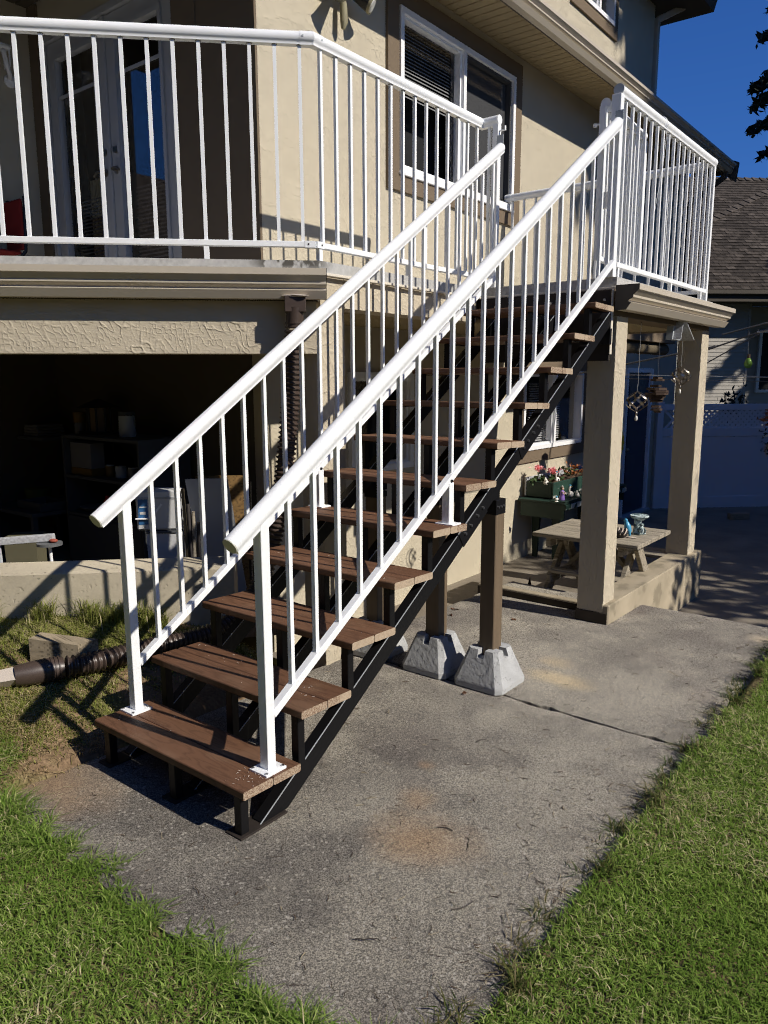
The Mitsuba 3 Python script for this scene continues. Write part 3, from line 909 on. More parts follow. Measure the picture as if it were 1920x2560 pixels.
# beams
seg2 = fine_box(-1.22, -1.05, 1.757, 3.19, 1.806, 1.975, .03, .002, 3)
add('beam', seg2, 'stucco_coarse', DK, smooth=30)
sR = (-1.16 + 1.50) * S2
bm = box45(far_s, .335, -2.0, -1.845, 1.549, 1.977)
bm = bm.subdivide_to_size(.04, max_iter=12); bm.merge_vertices()
v = np.array(bm.vertices); qz = np.random.default_rng(4); fr = np.abs(v @ NDIR + 1.845) < 1e-6
v[fr] += NDIR * qz.normal(0, .0004, (fr.sum(), 1)); low = fr & (np.abs(v[:, 2] - 1.548) < 1e-6); v[low, 2] += qz.normal(0, .004, low.sum()); bm.vertices = v
add('beam', bm, 'stucco_coarse', DK, smooth=25)
add('beam', box(-.235, -.045, 3.21, 5.33, 1.805, 1.978), 'stucco_brown', DK)
add('beam', box(-1.99, -.24, 5.14, 5.33, 1.803, 1.978), 'stucco_brown', DK)
# pillar and columns (ragged stucco arrises)
add('pillar', fine_box(-1.215, -1.052, 1.557, 1.756, -.6, 1.974, .022, .0045, 5), 'stucco_coarse', DK, smooth=40)
add('column', fine_box(-.228, -.04, 3.259, 3.452, -.18, 1.804, .022, .0045, 6), 'stucco_coarse', DK, smooth=40, label='near stucco column under the landing')
add('column', fine_box(-.228, -.04, 5.135, 5.332, -.13, 1.802, .022, .0045, 7), 'stucco_coarse', DK, smooth=40, label='far stucco column under the landing')
# gutters
gp = [(0, -.150), (.058, -.150), (.084, -.108), (.068, -.101), (.068, -.095), (.094, -.078), (.094, -.064), (.118, -.038), (.125, -.034), (.125, 0), (.116, .001), (.110, -.012), (0, -.012)]
cg = -1.81
add('gutter', sweep45([(cg + .004 + a, 1.983 + b) for a, b in gp], far_s, .385), 'gutter_metal', DK)
add('gutter_end_cap', sweep45([(cg + .002 + a * 1.02, 1.984 + b * 1.02) for a, b in gp[:10] + [(0, 0)]], .3855, .3885), 'gutter_shade', DK)
add('gutter', prism([(-.022 + a * 1.2, 1.985 + b) for a, b in gp], 3.175, 5.46, 'xzy'), 'gutter_metal', DK)
add('gutter_end_cap', prism([(-.022 + a * 1.2, 1.986 + b * 1.02) for a, b in gp[:10] + [(0, 0)]], 3.1705, 3.1745, 'xzy'), 'gutter_shade', DK)


def ribbed(x0, x1, y0, y1, z, pitch, along, depth=.006, base=.02):
    """soffit boarding: grooved sheet, grooves running along x or y"""
    a0, a1 = (y0, y1) if along == 'x' else (x0, x1)
    n = max(1, int(round((a1 - a0) / pitch))); p = (a1 - a0) / n
    pts = []
    for i in range(n):
        s = a0 + i * p
        pts += [(s, z + depth), (s + p * .12, z + depth), (s + p * .12, z), (s + p, z)]
    pts += [(a1, z + base), (a0, z + base)]
    if along == 'x': return prism(pts, x0, x1, 'yzx')
    return prism(pts, y0, y1, 'xzy')


add('soffit', ribbed(-1.995, -1.225, 2.04, 5.13, 1.808, .1, 'x', .008), 'soffit_panel', DK)
add('soffit', ribbed(-1.22, -.24, 3.22, 5.13, 1.8065, .1, 'x', .008), 'soffit_panel', DK)
add('header_board', box(-1.0, -.048, 3.168, 3.196, 1.52, 1.962, .003), 'dark_board', DK)
add('header_edge', box(-.047, -.040, 3.166, 3.198, 1.56, 1.962, .002), 'drip_metal', DK)
for x, z in ((-.09, 1.90), (-.09, 1.83), (-.46, 1.90), (-.88, 1.90)):
    add('bolt', cyl((x, 3.168, z), (x, 3.158, z), .008, 6), 'bright_steel', DK)
add('stringer_hanger', box(-.115, -.032, 3.140, 3.166, 1.62, 1.72, .002), 'black_steel', DK)

# low wall below the deck, storage floor
LW = thing('low_wall', 'low beige concrete wall with a sloping shadow pattern beside the lawn', 'wall')
pg = sg.Polygon([(-1.90, -.45), (-1.90, .322), (-1.913, .335), (-2.165, .337), (-2.17, -.45)])
add('body', sweep45(list(pg.exterior.coords)[:-1], far_s, -.17), 'painted_concrete', LW)
add('storage_floor', prism([tuple(C45(far_s, -2.18)[:2]), tuple(C45(-.2, -2.18)[:2]), (-1.3, 1.9), (-2.0, 2.0), (-4.74, 2.0)], -.2, -.1), 'plain_concrete', kind='structure', label='dark concrete floor of the storage space below the deck')
# curb round the sunken patio
CW = thing('patio_curb', 'beige concrete curb round the sunken patio below the landing', 'curb')
add('side_wall', box(-.205, .0, 3.262, 5.45, -.7, -.125, .008), 'curb_concrete', CW)
add('front_wall', box(-1.16, -.207, 3.472, 3.545, -.7, -.204, .006), 'curb_concrete', CW)
add('front_skirt', box(-1.158, -.207, 3.462, 3.4715, -.5, -.216), 'dark_base', CW)
add('front_skirt', box(-.235, -.008, 3.252, 3.2615, -.5, -.182), 'dark_base', CW)
add('front_skirt', box(-.214, -.2055, 3.262, 3.46, -.5, -.182), 'dark_base', CW)

# ---------------------------------------------------------------- house
HS = thing('house', 'tan stucco two storey house with brown trim and white framed windows', 'house')
XW = -2.0


def wallpoly(pts, holes): return sg.Polygon(pts, holes)


def rect(y0, y1, z0, z1): return [(y0, z0), (y1, z0), (y1, z1), (y0, z1)]


WINS = {'up': (3.50, 5.335, 3.035, 4.235), 'low': (5.68, 7.185, .635, 1.49), 'recess': (2.87, 3.69, .66, 1.462), 'top': (6.62, 7.63, 5.43, 6.5)}
DOOR = (8.62, 9.66, Z0 + .04, 1.545)
lowholes = [rect(*WINS['up']), rect(*WINS['low']), rect(*WINS['recess']), rect(DOOR[0], DOOR[1], -.62 + .02, DOOR[3])]
add('wall', prism(wallpoly(rect(2.03, 10.62, -.66, 4.50), lowholes), XW - .14, XW, 'yzx'), 'stucco', HS)
add('wall', prism(wallpoly(rect(2.9, 9.0, 4.72, 6.9), [rect(*WINS['top'])]), XW - .14, XW, 'yzx'), 'stucco', HS, label='upper storey wall')
# porch: wall with the doors and side wall (both in shade)
DX = (-4.60, -2.84, 4.19)
add('porch_wall', prism(sg.Polygon([(-4.7505, 1.7), (-2.142, 1.7), (-2.142, 4.5), (-4.7505, 4.5)], [[(DX[0], ZD + .004), (DX[1], ZD + .004), (DX[1], DX[2]), (DX[0], DX[2])]]), 2.03, 2.16, 'xzy'), 'stucco', HS)
add('corner', box(-2.141, -2.0, 2.0295, 2.16, 4.51, 4.515), 'stucco', HS)
add('porch_wall', box(-4.9, -4.751, 1.15, 2.10, 1.9, 4.5), 'stucco', HS)
add('lower_wall', box(-4.9, -4.752, -2.3, 2.10, -.6, 1.899), 'shade_brown', HS)  # tan wall in reality, coloured dark for the gloom under the deck
add('lower_wall', box(-4.7505, -2.142, 2.03, 2.14, -.66, 1.69), 'shade_brown', HS)
add('end_wall', box(-8.0, -2.0, 10.625, 10.75, -.66, 4.5), 'stucco', HS)
add('end_wall', box(-8.0, -2.141, 9.0, 9.12, 4.72, 6.9), 'stucco', HS)
# trim bands round windows
def trim_band(y0, y1, z0, z1, w, x=XW, parent=HS, top=True, wb=None):
    wb = wb or w
    outer = sg.box(y0 - w, z0 - wb, y1 + w, z1 + w)
    hole = sg.box(y0, z0, y1, z1)
    add('window_trim', prism(outer.difference(hole), x + .001, x + .026, 'yzx'), 'stucco_brown', parent)


trim_band(3.50, 5.335, 3.035, 4.235, .145)
trim_band(5.68, 7.185, .635, 1.49, .13)
trim_band(6.62, 7.63, 5.43, 6.5, .12)
add('door_trim', box(-2.83, -2.575, 2.006, 2.0295, ZD + .002, 4.45), 'stucco_brown', HS)
add('door_trim', box(-4.748, -4.61, 2.006, 2.0295, ZD + .002, 4.45), 'stucco_brown', HS)
add('porch_return', box(-2.574, -2.001, 2.012, 2.0295, ZD + .002, 4.45), 'stucco_brown', HS)


def window(rectv, x, mull, fw=.045, slats=None, parent=HS, screen=None, depth=.3):
    y0, y1, z0, z1 = rectv
    k = thing_part('window', parent)
    fr = sg.box(y0, z0, y1, z1).difference(sg.box(y0 + fw, z0 + fw, y1 - fw, z1 - fw))
    if mull: fr = fr.union(sg.box(mull - fw * .5, z0 + fw * .5, mull + fw * .5, z1 - fw * .5))
    add('frame', prism(fr if fr.geom_type == 'Polygon' else max(fr.geoms, key=lambda g: g.area), x - .06, x + .040, 'yzx'), 'vinyl', k)
    cells = [(y0 + fw, (mull or y1) - (fw * .5 if mull else fw))] + ([(mull + fw * .5, y1 - fw)] if mull else [])
    for i, (a, b) in enumerate(cells):
        add('pane', trimesh.Trimesh([(x - .03, a, z0 + fw), (x - .03, b, z0 + fw), (x - .03, b, z1 - fw), (x - .03, a, z1 - fw)], [[0, 1, 2], [0, 2, 3]]), 'glass', k)
        if i == 1 and screen == 'right':
            add('insect_screen', box(x - .045, x - .043, a, b, z0 + fw, z1 - fw), 'screen_mesh', k)
        if i == 0 or screen:
            sa = sg.box(a + .001, z0 + fw, b - .001, z1 - fw); sash = sa.difference(sa.buffer(-.020, join_style=2))
            add('sash', prism(sash, x - .05, x + .012, 'yzx'), 'vinyl' if i == 0 and not screen == 'left' else 'screen_mesh', k)
    add('room_shade', prism(sg.box(y0 - .01, z0 - .01, y1 + .01, z1 + .01), x - depth - .02, x - depth, 'yzx'), 'dark_room', k)
    for (p0, p1, p2, p3) in ((y0 - .02, y0 - .011, z0 - .02, z1 + .02), (y1 + .011, y1 + .02, z0 - .02, z1 + .02), (y0 - .01, y1 + .01, z0 - .02, z0 - .011), (y0 - .01, y1 + .01, z1 + .011, z1 + .02)):
        add('reveal', box(x - depth, x - .062, p0, p1, p2, p3), 'dark_room', k)
    for (a, b, s0, s1, ang) in (slats or []):
        n = int((s1 - s0) / .026); ms = []
        for i in range(n):
            zz = s0 + (i + .5) * (s1 - s0) / n
            m = box(-.011, .011, a, b, -.0006, .0006); m.apply_transform(trimesh.transformations.rotation_matrix(ang, [0, 1, 0])); m.apply_translation([x - .10, 0, zz]); ms.append(m)
        add('blind', cat_m(ms), 'blind_dim' if screen else 'blind_slat', k, kind='stuff')
    return k


def thing_part(name, parent):
    return numbered(parent + '__' + name)


window(WINS['up'], XW, 4.43, slats=[(3.56, 4.39, 3.66, 4.18, .9)], screen='right')
window(WINS['low'], XW, 6.44, slats=[(6.05, 6.40, .70, 1.36, .5), (6.50, 6.82, .70, 1.44, .5)], depth=.4)
window(WINS['recess'], XW, None, fw=.05)
window(WINS['top'], XW, 7.2)
add('window_sill', box(-1.999, -1.955, 3.49, 5.345, 3.012, 3.034, .003), 'vinyl', HS)


# french doors (facing -y)
def french(x0, x1, hinge_left, lever):
    k = thing_part('door', HS)
    y = 2.05
    z0, z1 = ZD + .03, 4.13
    g0, g1, gz0, gz1 = x0 + .13, x1 - .13, z0 + .17, z1 - .14
    leaf = sg.box(x0, z0, x1, z1).difference(sg.box(g0, gz0, g1, gz1))
    add('leaf', prism(leaf, y, y + .045, 'xzy'), 'door_paint', k)
    mo = sg.box(g0 - .035, gz0 - .035, g1 + .035, gz1 + .035).difference(sg.box(g0, gz0, g1, gz1))
    add('glass_moulding', prism(mo, y - .014, y - .0005, 'xzy'), 'door_paint', k)
    add('pane', trimesh.Trimesh([(g0, y + .02, gz0), (g1, y + .02, gz0), (g1, y + .02, gz1), (g0, y + .02, gz1)], [[0, 1, 2], [0, 2, 3]]), 'glass', k)
    add('inner_grille', cat_m(box(g0, g1, y + .006, y + .014, gz1 - .30, gz1 - .275), box(g0, g1, y + .006, y + .014, gz1 - .30, gz1 - .275)), 'door_paint', k)
    ms = []
    for i in range(22):
        zz = gz0 + .02 + i * .03
        ms.append(box(g0, g1, y + .11, y + .112, zz, zz + .012))
    add('blind', cat_m(ms), 'screen_mesh', k, kind='stuff')
    if lever:
        lx, d = lever
        h = add('handle', cat_m(cyl((lx, y - .012, 3.02), (lx, y, 3.02), .028, 16), cyl((lx, y - .05, 3.02), (lx, y - .01, 3.02), .011, 10), tube([(lx, y - .045, 3.02), (lx + d * .03, y - .05, 3.024), (lx + d * .07, y - .05, 3.018), (lx + d * .10, y - .048, 3.00)], [.011, .011, .010, .008], 10)), 'nickel', k, smooth=40)
        add('deadbolt', cat_m(cyl((lx, y - .014, 3.17), (lx, y, 3.17), .026, 16), box(lx - .004, lx + .004, y - .03, y - .014, 3.155, 3.185)), 'nickel', k, smooth=40)


french(-4.545, -3.735, True, (-3.79, -1))
french(-3.70, -2.895, False, (-3.64, 1))
add('door_frame', prism(sg.Polygon([(DX[0], ZD + .005), (DX[0], DX[2]), (DX[1], DX[2]), (DX[1], ZD + .005), (DX[1] - .045, ZD + .005), (DX[1] - .045, DX[2] - .05), (DX[0] + .045, DX[2] - .05), (DX[0] + .045, ZD + .005)]), 2.02, 2.12, 'xzy'), 'door_paint', HS)
add('door_astragal', box(-3.738, -3.698, 2.034, 2.0495, ZD + .03, 4.13, .003), 'door_paint', HS)
for z in (2.35, 3.05, 3.85):
    add('hinge', box(-4.562, -4.538, 2.032, 2.049, z, z + .1, .002), 'slate_metal', HS)
add('room_shade', box(-4.7, -2.7, 2.45, 2.47, ZD, 4.4), 'dark_room', HS)
add('room_shade', box(-4.7, -2.7, 2.17, 2.45, ZD - .02, ZD), 'dark_room', HS)
add('room_shade', box(-4.72, -4.701, 2.165, 2.47, ZD, 4.4), 'dark_room', HS)
add('room_shade', box(-2.699, -2.68, 2.165, 2.47, ZD, 4.4), 'dark_room', HS)
add('room_shade', box(-4.7, -2.7, 2.165, 2.47, 4.40, 4.42), 'dark_room', HS)
add('curtain', cat_m([cyl((-4.40 + .035 * i, 2.30 + .02 * (i % 2), ZD + .05), (-4.40 + .02 * i, 2.30 + .02 * (i % 2), 3.1), .02, 8) for i in range(8)]), 'tub_beige', HS, smooth=40)
# house further along the gardens, outside the frame: it is what the glass doors mirror
OH = thing('garden_house', 'house outside the frame left, mirrored in the glass doors', 'house')
add('wall', box(-19, -12.5, -11, -2.0, -.66, 3.4), 'stucco', OH)
add('roof', prism([(-20, 3.3), (-11.8, 3.3), (-15.8, 6.6)], -11.6, -1.4, 'xzy'), 'shingle_b', OH)
add('gutter', box(-11.79, -11.68, -11.6, -1.4, 3.2, 3.38), 'gutter_metal', OH)
# sensor lamp on the porch side wall
LP = thing('porch_lamp', 'small white wall lamp with angular arm on the porch side wall', 'lamp')
add('base', lathe([(0, 0), (.05, 0), (.052, .012), (.03, .03), (0, .035)], 20, (0, 0, 0)), 'vinyl', LP, smooth=40, to_world=T4().translate([-4.748, 1.82, 3.84]).rotate([0, 1, 0], 90))
add('arm', tube([(-4.74, 1.82, 3.86), (-4.66, 1.78, 3.86), (-4.62, 1.74, 3.92), (-4.62, 1.72, 4.02)], .018, 10), 'vinyl', LP, smooth=40)
add('shade', box(-4.70, -4.58, 1.63, 1.77, 4.03, 4.06, .006), 'vinyl', LP)
add('lantern_frame', cat_m([box(-4.69 + dx, -4.68 + dx, 1.64 + dy, 1.65 + dy, 3.90, 4.03) for dx in (0, .09) for dy in (0, .11)]), 'vinyl', LP)
# soffit, fascia, gutter, roof
add('soffit', ribbed(-1.995, -1.52, 2.03, 11.2, 4.452, .105, 'x', .010), 'soffit_panel', HS)
add('porch_soffit', ribbed(-4.74, -1.52, -1.2, 2.004, 4.452, .105, 'x', .010), 'shade_brown', HS)
add('porch_beam', box(-4.74, -3.1, 1.0, 1.18, 4.28, 4.45), 'stucco_brown', HS)
add('fascia', box(-1.518, -1.495, -1.2, 11.2, 4.392, 4.52), 'gutter_shade', HS)
add('gutter', prism([(-1.494 + a * 1.02, 4.512 + b * .86) for a, b in gp], -1.2, 10.92, 'xzy'), 'gutter_metal', HS)
add('roof', prism([(-1.50, 4.522), (-1.43, 4.525), (-2.02, 4.80), (-2.02, 4.60)], -1.2, 11.2, 'xzy'), 'roof_dark', HS)
add('eave_end', prism([(-1.39, 4.28), (-1.36, 4.55), (-1.9, 4.8), (-2.0, 4.8), (-2.0, 4.45), (-1.55, 4.40)], 11.0, 11.06, 'xzy'), 'gutter_shade', HS)
add('porch_roof', prism([(-4.9, 4.56), (-1.5, 4.56), (-3.2, 5.4), (-4.9, 5.4)], -1.2, 2.4, 'xzy'), 'roof_dark', HS)
add('upper_eave', prism([(-8, 6.22), (-1.45, 6.12), (-1.40, 6.30), (-8, 8.0)], 2.5, 9.62, 'xzy'), 'gutter_shade', HS)
add('downspout', cat_m(bar((-1.985, 9.06, 4.75), (-1.985, 9.06, 6.0), .06, .07, (0, 1, 0), .006), bar((-1.985, 9.06, 5.98), (-1.62, 9.45, 6.24), .06, .07, (0, 0, 1), .006)), 'gutter_metal', HS)
add('downspout', cat_m(bar((-1.47, 10.78, 4.44), (-1.47, 10.78, 4.32), .06, .07, (0, 1, 0), .006), bar((-1.47, 10.78, 4.33), (-1.97, 10.78, 4.0), .06, .07, (0, 0, 1), .006), bar((-1.96, 10.78, 4.02), (-1.96, 10.78, -.5), .06, .07, (0, 1, 0), .006)), 'gutter_shade', HS)
# blue door
k = thing_part('door', HS)
labels[k] = {'label': 'dark navy door in a white frame below the landing'}
add('frame', prism(sg.Polygon([(DOOR[0], DOOR[2]), (DOOR[0], DOOR[3]), (DOOR[1], DOOR[3]), (DOOR[1], DOOR[2]), (DOOR[1] - .07, DOOR[2]), (DOOR[1] - .07, DOOR[3] - .06), (DOOR[0] + .07, DOOR[3] - .06), (DOOR[0] + .07, DOOR[2])]), XW - .08, XW + .03, 'yzx'), 'vinyl', k)
add('leaf', box(XW - .06, XW - .01, DOOR[0] + .072, DOOR[1] - .072, DOOR[2] + .01, DOOR[3] - .062), 'navy_door', k)
for pz in ((-.35, .35), (.50, 1.3)):
    add('panel', box(XW - .009, XW - .002, DOOR[0] + .2, DOOR[1] - .2, pz[0], pz[1], .003), 'navy_door', k)
add('knob', trimesh.creation.icosphere(subdivisions=2, radius=.03), 'nickel', k, smooth=True, to_world=T4().translate([XW + .03, DOOR[0] + .14, .42]))
add('sill', box(XW - .08, XW + .08, DOOR[0] - .02, DOOR[1] + .02, -.549, -.512, .004), 'slate_metal', k)
# flood light
FL = thing('flood_light', 'twin bulb flood light mounted on the wall left of the big window', 'flood light')
add('junction_box', cyl((XW + .001, 2.80, 4.10), (XW + .04, 2.80, 4.10), .055, 20), 'tub_beige', FL, smooth=40)
for nm, tip, back in (('a', (-1.79, 2.60, 3.95), (-1.93, 2.74, 4.07)), ('b', (-1.80, 2.95, 3.99), (-1.93, 2.86, 4.08))):
    tip, back = np.array(tip), np.array(back); d = (tip - back) / np.linalg.norm(tip - back)
    kk = add('bulb_holder', tube([back - d * .03, back + d * .02, back + d * .06, tip - d * .02], [.022, .028, .034, .055], 18), 'tub_beige' if nm == 'a' else 'black_plastic', FL, smooth=40)
    add('rim', tube([tip - d * .02, tip], [.058, .060], 22), 'tub_beige', kk, smooth=40)
    add('lens', tube([tip, tip + d * .006], [.046, .040], 20), 'lamp_lens', kk, smooth=40)
    add('arm', tube([np.array((XW + .04, 2.80, 4.10)), (np.array((XW + .04, 2.80, 4.10)) + back) / 2 + [.01, 0, .01], back - d * .02], .012, 8), 'tub_beige', FL, smooth=40)
add('motion_sensor', tube([(-1.955, 2.79, 4.05), (-1.93, 2.79, 3.98), (-1.92, 2.785, 3.86), (-1.93, 2.785, 3.82)], [.012, .026, .028, .014], 14), 'tub_beige', FL, smooth=40)
# red chair on the deck
RC = thing('folding_chair', 'red folding chair on the porch behind the deck railing', 'chair')
cx0, cx1 = -4.72, -4.44
add('backrest', box(cx0, cx1, 1.66, 1.685, 2.46, 2.86, .02), 'red_fabric', RC)
add('seat', box(cx0, cx1, 1.34, 1.65, 2.42, 2.445, .01), 'red_fabric', RC)
for x in (cx0, cx1):
    add('frame', cat_m(tube([(x, 1.70, 2.88), (x, 1.68, 2.45), (x, 1.34, ZD)], .014, 8), tube([(x, 1.34, 2.43), (x, 1.70, ZD)], .014, 8)), 'black_plastic', RC, smooth=40)

# ---------------------------------------------------------------- corrugated downpipe
DP = thing('drain_pipe', 'dark brown corrugated drain pipe from the deck gutter down and across the lawn', 'pipe')


def corrugated(path, r, pitch, amp):
    P_ = np.array(path, float)
    seg = np.r_[0, np.cumsum(np.linalg.norm(np.diff(P_, axis=0), axis=1))]
    L = seg[-1]; n = int(L / pitch)
    from scipy.interpolate import CubicSpline
    cs = CubicSpline(seg, P_)
    t, rr = [], []
    for i in range(n):
        for f, k in ((0, 0), (.30, 1), (.42, 1), (.72, 0)):
            t.append((i + f) * L / n); rr.append(r - amp + amp * k)
    return tube(cs(np.array(t)), np.array(rr), 20)


ad = np.array(C45(.22, -1.75, 1.83))
ms = []
for (z, hw, hd) in ((1.845, .052, .038), (1.80, .050, .038), (1.76, .046, .040), (1.725, .047, .047)):
    ms.append([(hw, hd), z])
top = prism(sg.box(-.052, -.038, .052, .038).buffer(.004), 1.765, 1.845)
v = np.array(top.vertices); v[:, :2] = (v[:, 0:1] * FDIR[:2] + v[:, 1:2] * NDIR[:2]) + ad[:2]; top.vertices = v
add('adapter', cat_m(top, tube([(ad[0], ad[1], 1.79), (ad[0] - .005, ad[1], 1.74), (ad[0] - .01, ad[1], 1.68)], [.047, .047, .045], 20)), 'pipe_plastic', DP, smooth=40)
add('torn_sealant', blob((ad[0], ad[1], 1.845), (.062, .05, .008), 3, .3), 'pipe_pale', DP)
add('collar', cat_m([tube([(ad[0] - .008, ad[1], z), (ad[0] - .008, ad[1], z - .008)], .051, 20) for z in (1.71, 1.69, 1.67)]), 'pipe_plastic', DP, smooth=40)
path = [(ad[0] - .01, ad[1], 1.67), (-1.105, 1.385, 1.45), (-1.125, 1.365, 1.15), (-1.155, 1.33, .80), (-1.20, 1.28, .48), (-1.26, 1.18, .20), (-1.34, .98, .04), (-1.42, .72, .02), (-1.46, .50, .02), (-1.49, .28, .025), (-1.52, .185, .03)]
add('corrugated_hose', corrugated(path, .055, .027, .0125), 'pipe_plastic', DP, smooth=50)
e0, e1, e2 = np.array((-1.52, .185, .03)), np.array((-1.556, .09, .03)), np.array((-1.595, -.02, .03))
add('end_fitting', tube([e0, e0 + (e1 - e0) * .3, e1, e1 + (e2 - e1) * .5, e2], [.050, .056, .058, .055, .048], 22), 'pipe_plastic', DP, smooth=50)
add('ring', cat_m([tube([e0 + (e2 - e0) * t, e0 + (e2 - e0) * (t + .03)], .0605, 22) for t in (.08, .16, .24, .36)]), 'pipe_plastic', DP, smooth=40)
add('outlet', tube([e2, e2 + (e2 - e1) * .5, e2 + (e2 - e1) * 2.2], [.047, .044, .044], 4), 'pipe_pale', DP)
add('rivet', blob(np.array((-1.545, .11, .03)) + np.array([.047, -.008, .036]), (.006, .006, .006), 1, 0, 1), 'pipe_pale', DP)
# timber offcut
d = np.array([.88, .47, 0]); sd = np.array([-.47, .88, 0])
pts = []
for L_, off in ((-.14, 0), (.13, 0)):
    for w in (-.05, .05):
        for z in (-.07, .062):
            pts.append(d * (L_ + (.05 if (w > 0 and L_ > 0) else 0)) + sd * w + [0, 0, z + (0.018 if L_ < 0 else 0)])
tm = trimesh.convex.convex_hull(np.array(pts)); tm.apply_translation([-1.67, .255, .052])
add('timber_offcut', tm, 'timber_grey', label='weathered grey timber block lying on the grass', cat='timber block')

# ---------------------------------------------------------------- storage below the deck
SH = thing('shelf_unit', 'dark shelf unit standing in the shade below the deck', 'shelf')
for i, z in enumerate((.955, .64, .34)):
    add('shelf', box(-3.86, -2.86, 1.56, 2.0, z, z + .022), 'shelf_panel', SH)
for x in (-3.88, -2.86):
    add('side_panel', box(x, x + .02, 1.555, 2.0, -.09, .98), 'shelf_panel', SH)
add('back_panel', box(-3.86, -2.86, 2.002, 2.02, -.09, .975), 'shelf_panel', SH)
add('lower_door', box(-3.86, -2.86, 1.552, 1.566, -.08, .335), 'shelf_panel', SH)
LN = thing('hanging_lantern', 'black feeder lantern with amber panes on the shelf unit', 'lantern')
add('base', box(-3.86, -3.62, 1.70, 1.92, .978, 1.0), 'black_plastic', LN)
add('body', cyl((-3.74, 1.81, 1.0), (-3.74, 1.81, 1.19), .085, 8), 'lantern_amber', LN)
for i in range(8):
    a = i * math.pi / 4; add('strut', cyl((-3.74 + .09 * math.cos(a), 1.81 + .09 * math.sin(a), 1.0), (-3.74 + .09 * math.cos(a), 1.81 + .09 * math.sin(a), 1.19), .008, 6), 'black_plastic', LN)
add('roof', lathe([(0, .07), (.03, .06), (.17, .0), (0, 0)], 8, (-3.74, 1.81, 1.19)), 'black_plastic', LN)
JR = thing('spray_bottle', 'yellow and white bottle standing at the left of the shelf top', 'bottle')
add('bottle', lathe([(0, 0), (.045, 0), (.045, .07), (.03, .09), (0, .09)], 14, (-3.93, 1.75, .978)), 'card_dull', JR, smooth=40)
add('cap', lathe([(0, .088), (.05, .088), (.05, .17), (0, .17)], 14, (-3.93, 1.75, .978)), 'mustard', JR, smooth=40)
GJ = thing('glass_jar', 'dull glass jar standing at the right of the shelf top', 'jar')
add('jar', lathe([(0, 0), (.06, 0), (.065, .02), (.06, .16), (0, .16)], 16, (-3.26, 1.75, .978)), 'slate_metal', GJ, smooth=40)
add('lid', lathe([(0, .161), (.062, .161), (.062, .19), (0, .19)], 16, (-3.26, 1.75, .978)), 'shelf_panel', GJ, smooth=40)
PB_ = thing('cardboard_box', 'white product box with orange base strip on the upper shelf', 'box')
add('carton', box(-3.84, -3.55, 1.60, 1.72, .72, .92, .003), 'card_dull', PB_)
add('strip', box(-3.842, -3.548, 1.598, 1.722, .664, .719), 'mustard', PB_)
for i, (x, r, m, lab) in enumerate([(-3.45, .035, 'mustard', 'yellow tin on the upper shelf'), (-3.30, .045, 'slate_metal', 'grey tin on the upper shelf'), (-3.14, .04, 'card_dull', 'pale pot on the upper shelf')]):
    t = thing('paint_tin', lab + ' below the deck', 'tin')
    add('can', lathe([(0, 0), (r, 0), (r, .08), (0, .08)], 14, (x, 1.7, .664)), m, t, smooth=40)
    add('lid', lathe([(0, .081), (r * .9, .081), (r * .9, .09), (0, .09)], 14, (x, 1.7, .664)), 'slate_metal', t, smooth=40)
t = thing('plate_stack', 'white shallow dish on the lowest shelf below the deck', 'dish')
add('dish', lathe([(0, 0), (.08, 0), (.13, .03), (.125, .035), (.075, .008), (0, .008)], 20, (-3.72, 1.72, .364)), 'card_dull', t, smooth=40)
t = thing('extinguisher_bottle', 'small red bottle on the lowest shelf', 'bottle')
add('body', lathe([(0, 0), (.03, 0), (.03, .11), (.015, .13), (.015, .15), (0, .15)], 12, (-3.45, 1.66, .364)), 'red_paint', t, smooth=40)
# work table at the left with tray, tub and clippings
WT = thing('work_table', 'dark work table left of the shelf unit below the deck', 'table')
add('top', box(-4.7, -3.95, 1.30, 1.95, .33, .36), 'shelf_panel', WT)
for x in (-4.66, -4.0):
    for y in (1.34, 1.9): add('leg', box(x - .02, x + .02, y - .02, y + .02, -.1, .329), 'shelf_panel', WT)
t = thing('plastic_tray', 'grey plastic tray on the work table below the deck', 'tray')
add('tray', prism(sg.box(-4.33, 1.4, -4.0, 1.62), .362, .372), 'shelf_panel', t)
add('rim', prism(sg.box(-4.345, 1.385, -3.985, 1.635).difference(sg.box(-4.33, 1.4, -4.0, 1.62)), .362, .43), 'shelf_panel', t)
add('lime_tub', lathe([(0, 0), (.09, 0), (.11, .13), (0, .13)], 16, (-4.45, 1.62, .361)), 'lime_box', smooth=40, label='dull yellow green tub on the work table', cat='tub')
t = thing('magazine_stack', 'stack of pale papers on the dark ledge at the far left', 'papers')
for i in range(4): add('paper', box(-5.0 + .01 * i + .3, -4.74 + .3 - .012 * i, 1.66, 1.9, .93 + .025 * i, .95 + .025 * i), 'card_dull', t)
add('wall_ledge', box(-4.74, -4.30, 1.62, 2.02, .90, .929), 'shelf_panel', label='dark wall ledge holding papers under the deck', cat='ledge')
